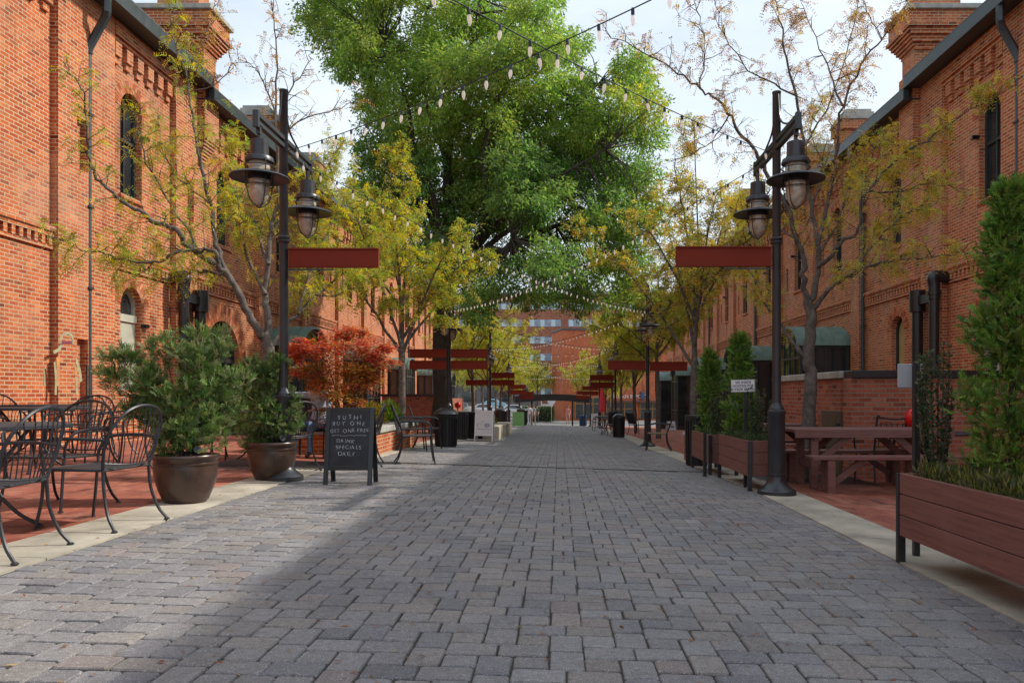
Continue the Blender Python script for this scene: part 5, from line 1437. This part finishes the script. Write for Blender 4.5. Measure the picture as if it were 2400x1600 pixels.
bin_(G3(-2.85, 22.2), .24, .80, 'left of two ribbed black bins behind the white A-board', dome=False)
bin_(G3(-2.5, 22.9), .24, .80, 'right of two ribbed black bins behind the white A-board', dome=False)
bin_(G3(-2.75, 36.5), .3, .82, 'black bin left of the green A-board', dome=True)
bin_(G3(-2.4, 50), .35, .95, 'black bin right of the green A-board', dome=True)
bin_(G3(2.12, 27.2), .22, .68, 'black domed bin beside the third right lamp post')
bin_(G3(2.35, 13.1), .20, .86, 'tall black bin at the end of the farthest planter', dome=False)
bin_(G3(2.2, 70), .36, .95, 'blue bin before the painted brick shop', M_BLUE, dome=False)
# low brick pier
root = thing('brick_pier', 'low brick pier beside the tall black bin', 'pier', G3(2.55, 14.6)); mb = MB(); mb.box(-.15, .15, -.15, .15, -.1, .48); mb.build('pier', M_BRICK_DK, root); mb = MB(); mb.box(-.18, .18, -.18, .18, .48, .53, .008); mb.build('cap_stone', M_STONE, root)
# concrete seat blocks
for i, (x, y) in enumerate([(-2.0, 23.2), (-1.95, 25.0), (-1.95, 26.8)]):
    mb = MB(); mb.box(-.25, .25, -.6, .6, -.05, .40, .02); o = mb.build('concrete_block', M_CONC); o.location = G3(x, y)
    tag(o, ['nearest', 'middle', 'farthest'][i] + ' of three pale concrete seat blocks on the left kerb', 'seat block', 'concrete seat blocks')
# armchairs, mid left and tan one on the right
def arm_chair(loc, rz, label, mat, group=None):
    root = thing('metal_armchair', label, 'chair', loc, rz, group)
    s = MB(); s.box(-.25, .25, -.22, .26, .41, .435, .006); s.build('seat', mat, root)
    b = MB(); b.add([(-.23, -.22, .46), (.23, -.22, .46), (.23, -.38, .88), (-.23, -.38, .88), (-.23, -.235, .46), (.23, -.235, .46), (.23, -.395, .88), (-.23, -.395, .88)], [(0, 1, 2, 3), (7, 6, 5, 4), (0, 4, 5, 1), (1, 5, 6, 2), (2, 6, 7, 3), (3, 7, 4, 0)])
    b.build('backrest', mat, root)
    f = MB()
    for sx in (-1, 1): f.tube([(sx * .25, -.2, .40), (sx * .25, -.39, .90)], .014, 7)
    f.tube([(-.25, -.39, .90), (.25, -.39, .90)], .014, 7)
    for x in (-.08, .08): f.tube([(x, -.215, .46), (x, -.378, .88)], .007, 5)
    f.build('back_frame', M_BLACK, root)
    for sx in (-1, 1):
        a = MB(); a.tube(catmull([(sx * .26, -.29, .64), (sx * .285, -.05, .66), (sx * .285, .18, .64), (sx * .27, .25, .54), (sx * .26, .26, .40)], 4), .014, 7); a.build('armrest', M_BLACK, root, smooth=True)
        l = MB(); l.tube([(sx * .255, .25, .41), (sx * .265, .29, 0)], .014, 7); l.build('leg', M_BLACK, root)
        l = MB(); l.tube(catmull([(sx * .25, -.2, .41), (sx * .255, -.22, .2), (sx * .27, -.32, 0)], 4), .014, 7); l.build('leg', M_BLACK, root)
    return root
arm_chair(G3(-2.95, 15.3), R(-75), 'nearer of two black mesh armchairs before the domed bin', M_BLACK, 'black mesh armchairs')
arm_chair(G3(-2.80, 16.35), R(-80), 'farther of two black mesh armchairs before the domed bin', M_BLACK, 'black mesh armchairs')
arm_chair(G3(2.42, 18.7), R(80), 'tan sling armchair beside the second right lamp post', M_SLING)
arm_chair(G3(2.0, 29.5), R(20), 'black armchair left of the domed bin on the right', M_BLACK)
for (x, y, r, lab) in [(3.1, 30.5, -60, 'black armchair under the third tree on the right'), (1.9, 36, 100, 'black armchair beside the far right tables')]: arm_chair(G3(x, y), R(r), lab, M_BLACK)
c_ = copy_tree(tb0, None, G3(2.0, 31.0), 0, 'round black table beyond the domed bin on the right')
c_ = copy_tree(tb0, None, G3(-3.2, 29.0), 0, 'round black table beyond the oak trunk')
# pink umbrella
root = thing('patio_umbrella', 'closed pink patio umbrella on a pole far down the right side', 'umbrella', G3(2.42, 43))
mb = MB(); mb.lathe([(.02, 0), (.02, 2.6)], n=8); mb.lathe([(.2, 0), (.2, .06), (.03, .08)], n=16); mb.build('umbrella_pole', M_BLACK, root)
mb = MB(); vs = [];
prf = [(.14, .95), (.19, 1.1), (.16, 1.6), (.10, 2.2), (.04, 2.55)]
for r_, z in prf:
    for k in range(16): a = k * math.pi / 8; rr = r_ * (1 if k % 2 else .72); vs.append((rr * math.cos(a), rr * math.sin(a), z))
fs = [(i * 16 + k, i * 16 + (k + 1) % 16, (i + 1) * 16 + (k + 1) % 16, (i + 1) * 16 + k) for i in range(4) for k in range(16)]
mb.add(vs, fs); mb.build('canopy', M_PINK, root)
# flood lights in pots
for (p_, lab) in ((p1, 'small black spotlight standing in the nearer pot'), (p2, 'small black spotlight standing in the pot at the lamp post')):
    root = thing('spotlight', lab, 'spotlight', (p_.x + .12, p_.y - .08, p_.z + .38)); mb = MB(); mb.tube([(0, 0, 0), (0, 0, .06)], .008, 6); mb.tube([(0, 0, .07), (.045, -.05, .095)], [.028, .034], 14); mb.build('lamp_head', M_BLACK, root, smooth=True)
# blue-capped drum far left near shop, handrail
root = thing('handrail', 'curved black handrail at the steps left of the chairs', 'handrail', G3(-4.3, 12.75)); mb = MB(); mb.tube(catmull([(0, 0, 0), (0, 0, .7), (0, 0, .95), (.12, 0, 1.02), (.5, .1, .8)], 5), .02, 8); mb.build('rail', M_BLACK, root, smooth=True)

# mural patches on the left wall
def mural():
    root = thing('wall_mural', 'faded teal painted figure with painted purple niche shadow on the left brick wall', 'mural', (-XW, 14.0, 1.0))
    TE = attr_mat('mural_teal', .9, 1, 30, .2); TE2 = plain('mural_teal_paint', (.36, .34, .20), .9, var=.3, scale=8, bump=.5); PU = plain('niche_shade_paint', (.20, .045, .07), .9, var=.3, scale=8, bump=.5); TAN = plain('mural_tan_paint', (.50, .24, .09), .9, var=.3, scale=5, bump=.5)
    def poly(pts, d, m):
        mb = MB(); n = len(pts)
        out = []
        for px, py in pts:
            X = -XW + d; Y = -X * F / (1310 - px); out.append(Vector((X, Y, EYE + (925 - py) / F * Y)) - root.location)
        mb.add(out, [tuple(range(n))]); mb.build('paint_patch', m, root)
    D = .134
    poly([(124, 822), (136, 816), (143, 806), (147, 811), (139, 824), (127, 829)], D, TE2)
    poly([(140, 800), (141, 788), (148, 780), (160, 778), (170, 783), (173, 794), (172, 806), (169, 806), (169, 795), (166, 787), (159, 783), (150, 785), (145, 791), (144, 801)], D, TE2)
    poly([(146, 799), (168, 799), (168, 806), (146, 806)], D + .001, PU)  # purple here and below paints in the shadow at the niche top
    poly([(143, 814), (160, 812), (160, 838), (150, 826)], .005, PU)
    poly([(176, 830), (183, 846), (190, 868), (193, 892), (187, 896), (184, 870), (178, 850)], D, TE2)
    poly([(176, 880), (181, 884), (183, 925), (178, 925)], D, TE2)
    poly([(126, 850), (130, 846), (134, 880), (133, 925), (128, 925), (129, 885)], D, TE2)
    poly([(104, 862), (108, 858), (106, 900), (102, 905)], .005, TE2)
    poly([(132, 838), (140, 832), (140, 900), (134, 905)], D + .0005, TAN)
    poly([(174, 850), (180, 862), (182, 880), (175, 880)], D + .0005, TAN)
mural()

# ------------------------------------------------------------------ far end of the street
root = thing('entrance_arch', 'wide low black arch canopy on posts at the end of the street', 'arch', (-.6, 68, g(0, 68)))
mb = MB(); n = 20; W_ = 3.3; z0_ = g(0, 68)
up = [(-W_ + 2 * W_ * i / n, 1.02 - z0_ + .22 * (1 - (2 * i / n - 1) ** 2) - .12) for i in range(n + 1)]
mb.prism([(u, v + .0) for u, v in up] + [(u, v - .58) for u, v in reversed(up)], lambda u, v, d: Vector((u, d, v)), -.25, .25); mb.build('canopy', M_BLACK, root)
for x in (-2.9, -1.8, 1.8, 2.9):
    mb = MB(); mb.box(x - .07, x + .07, -.07, .07, 0, .75 - z0_); mb.build('post', M_BLACK, root)
# painted brick shop with lettering
Ys = 86; zs = g(0, 86)
root = thing('painted_shop', 'orange red painted brick shop closing the right end of the street', 'building', (.35, Ys, zs), R(14))
mb = MB(); mb.box(0, 22, 0, 5, -.5, 10.1); mb.build('wall', M_ORANGE, root)
mb = MB(); mb.box(-.1, 22.1, -.1, 5.1, 10.1, 10.3); mb.build('roof', M_ROOF, root)
for (a, b, z0w, z1w) in ((1.5, 4.6, .15, 2.5), (5.2, 8.4, .15, 1.9), (9.2, 11.5, .15, 1.9)):
    m1 = MB(); m1.box(a, b, -.06, -.02, z0w, z1w)
    w = m1.build('shop_window', M_GLASS, root); m2 = MB()
    for k in range(4): xx = a + (b - a) * k / 3; m2.box(xx - .05, xx + .05, -.12, -.06, z0w, z1w)
    m2.box(a, b, -.12, -.06, z1w - .7, z1w - .6); m2.box(a, b, -.12, -.06, z1w, z1w + .12)
    m2.build('frame', plain('tan_frame', (.35, .18, .06), .6), w)
mb = MB(); mb.box(5.0, 15.8, -.9, -.02, 2.02, 2.2); mb.build('awning', plain('shop_awning', (.14, .05, .04), .6), root)
text_mesh('MORGAN IMPORTS', .60, M_WHITEP, Matrix.Translation((5.2, -.03, 2.62)) @ Matrix.Rotation(R(90), 4, 'X'), name='shop_lettering', parent=root, align='LEFT', ext=.02, spacing=1.0)
mb = MB(); mb.box(9.3, 9.7, -.3, -.04, 2.35, 3.2); mb.build('banner', M_BLUE, root)
# tall office building
Yo = 150; zo = g(0, 150)
root = thing('office_building', 'tall dark brick building with window bands above the far end of the street', 'building', (-22, Yo, zo))
mb = MB(); mb.box(0, 46, 0, 20, -.5, 20.9 - zo - .3); mb.build('wall', M_FARBR, root)
mb = MB(); mb.box(-.3, 46.3, -.3, 20.3, 20.9 - zo - .3, 21.2 - zo - .3); mb.build('roof', M_STONE, root)
for fl in range(6):
    zb = 18.9 - zo - fl * 3.33 - 1.2
    if zb < 0: break
    for c in range(6):
        xa = 1 + c * 7.6; m1 = MB(); m1.box(xa, xa + 6.2, -.05, -.01, zb, zb + 1.35)
        w = m1.build('window', M_FARWIN, root)
        for k in (0, 2.0, 4.1):
            m2 = MB(); m2.box(xa + k + .2, xa + k + 1.0, -.09, -.055, zb + .05, zb + 1.3); m2.build('blind', M_FARWINL, w)
# low dark shop at far left of the arch and hedge
root = thing('dark_shop', 'low grey commercial building beyond the parked cars', 'building', (-30, 128, g(-20, 128)))
mb = MB(); mb.box(0, 27, 0, 8, -1, 6.5); mb.build('wall', plain('grey_render', (.16, .13, .12), .8), root)
for k in range(8):
    m1 = MB(); m1.box(1 + k * 3.2, 3.4 + k * 3.2, -.05, -.01, .6, 2.8); m1.build('window', M_GLASS, root)
mb = MB(); mb.box(-.2, 27.2, -.3, 8.2, 6.5, 6.9); mb.build('roof', M_ROOF, root)
# hedge, diamond sign
n = 9000; ps = rng.uniform(-1, 1, (n, 3)); ps *= np.array([1.7, .6, .8]); ps[:, 2] += .8
o = leaf_mesh('hedge', ps, rnd_dirs(n), rnd_dirs(n), .14 * rng.uniform(.6, 1.2, n), .07 * rng.uniform(.6, 1.2, n), tints(n, [(.03, .06, .015), (.05, .08, .02)], .2), M_LEAF); o.location = (-2.2, 82, g(-2.2, 82)); tag(o, 'dark green hedge behind the black arch', 'hedge')
root = thing('road_sign', 'pale diamond road sign seen through the black arch', 'road sign', (-.75, 77, g(-.7, 77))); mb = MB(); mb.box(-.03, .03, -.03, .03, 0, 1.8); mb.build('post', M_STONE, root)
mb = MB(); mb.prism([(0, 1.55), (.42, 2.15), (0, 2.75), (-.42, 2.15)], lambda u, v, d: Vector((u, d, v)), -.05, -.035); mb.build('sign_plate', M_WHITE, root)
# utility pole
root = thing('utility_pole', 'wooden utility pole with crossarm beyond the arch', 'utility pole', (-.33, 104, g(0, 104)))
mb = MB(); mb.tube([(0, 0, 0), (0, 0, 10.9)], [.17, .11], 10); mb.build('pole', plain('pole_wood', (.20, .17, .15), .8), root)
mb = MB(); mb.box(-1.1, 1.1, -.06, .06, 10.2, 10.34)
for x in (-1, -.5, .5, 1): mb.lathe([(.05, 10.34), (.07, 10.42), (.03, 10.52)], (x, 0, 0), 8)
mb.build('crossarm', plain('arm_wood', (.12, .11, .1), .8), root)
for z in (10.5, 9.6):
    mb = MB(); mb.tube([(-40 + 4 * i, 0, z - .9 * (1 - ((i - 10) / 10) ** 2) * (1 if i != 10 else 0)) for i in range(21)], .02, 4); mb.build('wire', M_BLACK, root)

# cars
def car(loc, rz, col, label, beetle=False):
    root = thing('parked_car', label, 'car', loc, rz, 'cars parked beyond the street end')
    paint = plain('car_paint', col, .25, .2, var=.04, spec=.8)
    L_, W2 = 4.3, .85
    if beetle: sil = [(-2.05, .35), (-2.08, .6), (-1.9, .85), (-1.5, 1.0), (-1.0, 1.1), (-.7, 1.35), (-.3, 1.5), (.2, 1.5), (.7, 1.3), (1.1, .98), (1.6, .85), (1.95, .65), (2.05, .35)]
    else: sil = [(-2.15, .35), (-2.18, .8), (-2.1, .95), (-1.6, 1.0), (-1.1, 1.38), (-.3, 1.45), (.4, 1.40), (1.0, 1.0), (1.8, .88), (2.12, .7), (2.15, .35)]
    bm = MB(); n = len(sil); vs = []
    rows = [(-W2, .0), (-W2 * .96, .0), (W2 * .96, .0), (W2, 0)]
    def yy(z, s): return s * (W2 if z < .95 else W2 - (z - .95) * .45)
    vs = [(x, yy(z, -1), z) for x, z in sil] + [(x, yy(z, 1), z) for x, z in sil]
    fs = [tuple(range(n)), tuple(reversed(range(n, 2 * n)))] + [(i, i + n, i + 1 + n, i + 1) for i in range(n - 1)] + [(0, n - 1, 2 * n - 1, n)]
    bm.add(vs, fs); bm.build('body', paint, root)
    w = MB()
    if beetle: win = [(-.85, 1.02), (-.62, 1.28), (-.25, 1.40), (.18, 1.40), (.55, 1.24), (.8, 1.02)]
    else: win = [(-1.3, 1.02), (-1.0, 1.30), (-.3, 1.37), (.35, 1.33), (.8, 1.02)]
    for s in (-1, 1): w.add([(x, yy(z, s) + s * .012, z) for x, z in win], [tuple(range(len(win)))])
    w.build('window', M_GLASS, root)
    for x in (-1.3, 1.3):
        for s in (-1, 1):
            t = MB(); t.lathe([(.001, -.1), (.30, -.1), (.32, -.06), (.32, .06), (.30, .1), (.001, .1)], n=18, cap=False, M=Matrix.Translation((x, s * (W2 - .06), .32)) @ Matrix.Rotation(R(90), 4, 'X'))
            wh = t.build('wheel', M_BLACK, root, smooth=True)
            q = MB(); q.lathe([(.001, 0), (.19, 0), (.19, .02), (.001, .03)], n=14, cap=False, M=Matrix.Translation((x, s * (W2 + .045), .32)) @ Matrix.Rotation(R(90), 4, 'X')); q.build('rim', M_STONE, wh)
    for s in (-1, 1): q = MB(); q.box(2.06, 2.12, s * .6 - .14, s * .6 + .14, .62, .76); q.build('headlight', M_WHITE, root)
car(G3(-9.9, 114), R(180), (.30, .50, .62), 'light blue rounded car parked behind the white van row', True)
car(G3(-9.3, 98), R(5), (.7, .7, .72), 'white car parked left of the fourth left lamp post')
car(G3(-5.4, 95), R(3), (.62, .63, .65), 'silver white car parked between the green board and the arch')
car(G3(-3.3, 88), R(90), (.25, .33, .5), 'blue grey car seen end-on beside the black arch')
car(G3(-15.5, 112), R(180), (.16, .16, .17), 'dark car parked left of the light blue car')
mb = MB(); mb.box(-25, 3, 0, .3, -1.5, .35); o = mb.build('low_wall', M_CONC); o.location = (0, 108, g(0, 108)); tag(o, 'long pale concrete wall before the light blue car', 'wall')

# ------------------------------------------------------------------ people
def person(loc, rz, J, label, shirt, trousers, hair=(.03, .02, .015), skin=(.45, .24, .16), fingers=False, sub=2):
    """J: joint name -> position (local, z up, facing +Y)"""
    root = thing('person', label, 'person', loc, rz)
    names = []; co = []; ed = []; rad = []
    def add(nm, r, parent=None):
        names.append(nm); co.append(Vector(J[nm])); rad.append(r)
        if parent is not None: ed.append((names.index(parent), len(names) - 1))
    add('pelvis', .125); add('waist', .115, 'pelvis'); add('chest', .135, 'waist'); add('collar', .085, 'chest'); add('neck', .052, 'collar'); add('jaw', .066, 'neck'); add('head', .092, 'jaw'); add('crown', .07, 'head')
    for s in ('l', 'r'):
        add('sh' + s, .062, 'collar'); add('el' + s, .042, 'sh' + s); add('wr' + s, .027, 'el' + s); add('ha' + s, .03, 'wr' + s)
        add('hi' + s, .088, 'pelvis'); add('kn' + s, .058, 'hi' + s); add('an' + s, .04, 'kn' + s); add('to' + s, .035, 'an' + s)
    me = bpy.data.meshes.new('body'); me.from_pydata([tuple(c) for c in co], ed, [])
    o = bpy.data.objects.new('body', me); C.objects.link(o)
    if fingers:
        bm = bmesh.new(); bm.from_mesh(me); bm.verts.ensure_lookup_table()
        for s in ('l', 'r'):
            i = names.index('ha' + s); w = co[names.index('wr' + s)]; h = co[i]; d = (h - w).normalized(); sidev = d.cross(Vector((0, 0, 1)));
            sidev = sidev.normalized() if sidev.length > .1 else Vector((1, 0, 0))
            for k in range(5):
                off = (k - 1.5) * .02 if k < 4 else -.045
                a = bm.verts.new(h + sidev * off + d * (.035 if k < 4 else -.005)); b = bm.verts.new(a.co + d * .035 + Vector((0, 0, -.008)) + (sidev * -.012 if k == 4 else Vector())); c = bm.verts.new(b.co + d * .028 + Vector((0, 0, -.02)))
                bm.edges.new((bm.verts[i] if False else a, b)); bm.edges.new((b, c)); bm.verts.ensure_lookup_table(); bm.edges.new((bm.verts[i], a))
                rad += [.010, .009, .007]; names += ['f', 'f', 'f']
        bm.to_mesh(me); bm.free()
    md = o.modifiers.new('s', 'SKIN'); md.use_smooth_shade = True
    ly = me.skin_vertices[0].data if me.skin_vertices else None
    if ly is None:
        me.skin_vertices.new() if hasattr(me.skin_vertices, 'new') else None
    if me.skin_vertices:
        for i, v in enumerate(me.skin_vertices[0].data):
            r = rad[i]; v.radius = (r, r * (.8 if names[i] in ('pelvis', 'waist', 'chest') else 1)); v.use_root = (i == 0)
    sb = o.modifiers.new('d', 'SUBSURF'); sb.levels = sub; sb.render_levels = sub
    bpy.context.view_layer.update()
    ev = o.evaluated_get(bpy.context.evaluated_depsgraph_get()); m2 = bpy.data.meshes.new_from_object(ev)
    bpy.data.objects.remove(o)
    mats = [plain('skin', skin, .5, var=.06), plain('shirt', shirt, .8, var=.15), plain('trousers', trousers, .8, var=.15), plain('hair', hair, .6), plain('shoes', (.04, .04, .04), .5)]
    m2.materials.clear()
    for m_ in mats: m2.materials.append(m_)
    segs = []
    for a, b in ed:
        na, nb = names[a], names[b]
        if nb in ('neck', 'jaw', 'head', 'crown') or nb[:2] in ('wr', 'ha'): k = 0
        elif nb[:2] in ('sh', 'el') or nb in ('waist', 'chest', 'collar'): k = 1
        elif nb[:2] in ('hi', 'kn', 'an'): k = 2
        else: k = 4
        segs.append((co[a], co[b], k))
    for p in m2.polygons:
        c = p.center; best = 9e9
        for a, b, k in segs:
            ab_ = b - a; t = max(0, min(1, (c - a).dot(ab_) / max(1e-9, ab_.length_squared))); d = (c - a - ab_ * t).length
            if d < best: best = d; kk = k
        p.material_index = kk; p.use_smooth = True
    ob = bpy.data.objects.new('body', m2); C.objects.link(ob); link_child(ob, root)
    hd = Vector(J['head']); hm = MB(); n = 10
    hm.lathe([(max(.001, .108 * math.sin(math.pi * i / n)), -.118 * math.cos(math.pi * i / n)) for i in range(5, n + 1)], (hd.x, hd.y - .03, hd.z + .025), 16, cap=False)
    hm.build('hair', mats[3], root, smooth=True)
    return root
def standing(step=.12, arm=.1):
    J = dict(pelvis=(0, 0, .93), waist=(0, 0, 1.08), chest=(0, 0, 1.27), collar=(0, -.01, 1.42), neck=(0, 0, 1.49), jaw=(0, .02, 1.56), head=(0, .01, 1.64), crown=(0, 0, 1.69))
    for s, k in (('l', -1), ('r', 1)):
        f = step * k
        J['sh' + s] = (k * .18, 0, 1.40); J['el' + s] = (k * .23, -f * .6, 1.13); J['wr' + s] = (k * .22, -f + .1, .90); J['ha' + s] = (k * .22, -f + .14, .83)
        J['hi' + s] = (k * .09, 0, .87); J['kn' + s] = (k * .10, f * .7 + .03, .48); J['an' + s] = (k * .10, f, .08); J['to' + s] = (k * .11, f + .14, .035)
    return J
def seated(arm_out=False):
    J = dict(pelvis=(0, -.05, .52), waist=(0, -.09, .68), chest=(0, -.08, .88), collar=(0, -.05, 1.02), neck=(0, -.03, 1.09), jaw=(0, .02, 1.15), head=(0, .01, 1.23), crown=(0, 0, 1.28))
    for s, k in (('l', -1), ('r', 1)):
        J['sh' + s] = (k * .18, -.06, 1.0); J['el' + s] = (k * .26, .08, .78); J['wr' + s] = (k * .18, .30, .77); J['ha' + s] = (k * .16, .37, .77)
        J['hi' + s] = (k * .1, .0, .50); J['kn' + s] = (k * .13, .42, .50); J['an' + s] = (k * .13, .45, .09); J['to' + s] = (k * .14, .58, .035)
    if arm_out: J['elr'] = (.42, .04, 1.02); J['wrr'] = (.64, .14, 1.07); J['har'] = (.71, .18, 1.05)
    return J
person(G3(-3.98, 12.62), R(168), seated(True), 'person in light blue shirt and jeans seated at the table behind the maple', (.33, .42, .52), (.10, .16, .28), fingers=True)
person(G3(.85, 73), R(170), standing(), 'person in pink top standing before the painted shop', (.55, .22, .22), (.45, .22, .18))
person(G3(-2.55, 66), R(10), standing(.15), 'person in white shirt walking left of the black arch', (.6, .6, .62), (.35, .36, .4))
person(G3(-2.2, 66.4), R(-20), standing(.1), 'person in grey top standing beside the person in white', (.30, .30, .32), (.35, .25, .2))
person(G3(-2.2, 77), R(160), standing(.1), 'person in dark clothes beyond the arch near the hedge', (.08, .08, .07), (.07, .07, .08))

# ------------------------------------------------------------------ fallen leaves
n = 1500
xs = rng.uniform(-3.6, 2.9, n); ys = 1.6 + rng.random(n) ** 1.5 * 26
ps = np.array([[x, y, g(x, y) + .004] for x, y in zip(xs, ys)])
dr_ = rng.normal(0, 1, (n, 3)); dr_[:, 2] = rng.normal(.1, .12, n)
nn_ = np.tile([0, 0, 1.0], (n, 1)) + rng.normal(0, .15, (n, 3))
o = leaf_mesh('fallen_leaves', ps, dr_, nn_, .032 * rng.uniform(.4, 1.5, n), .013 * rng.uniform(.5, 1.4, n), tints(n, [(.40, .18, .05), (.35, .10, .04), (.45, .30, .12), (.30, .16, .08)], .25), M_LEAF)
tag(o, kind='stuff', label='small orange and tan fallen leaves scattered over the pavers', cat='leaves')
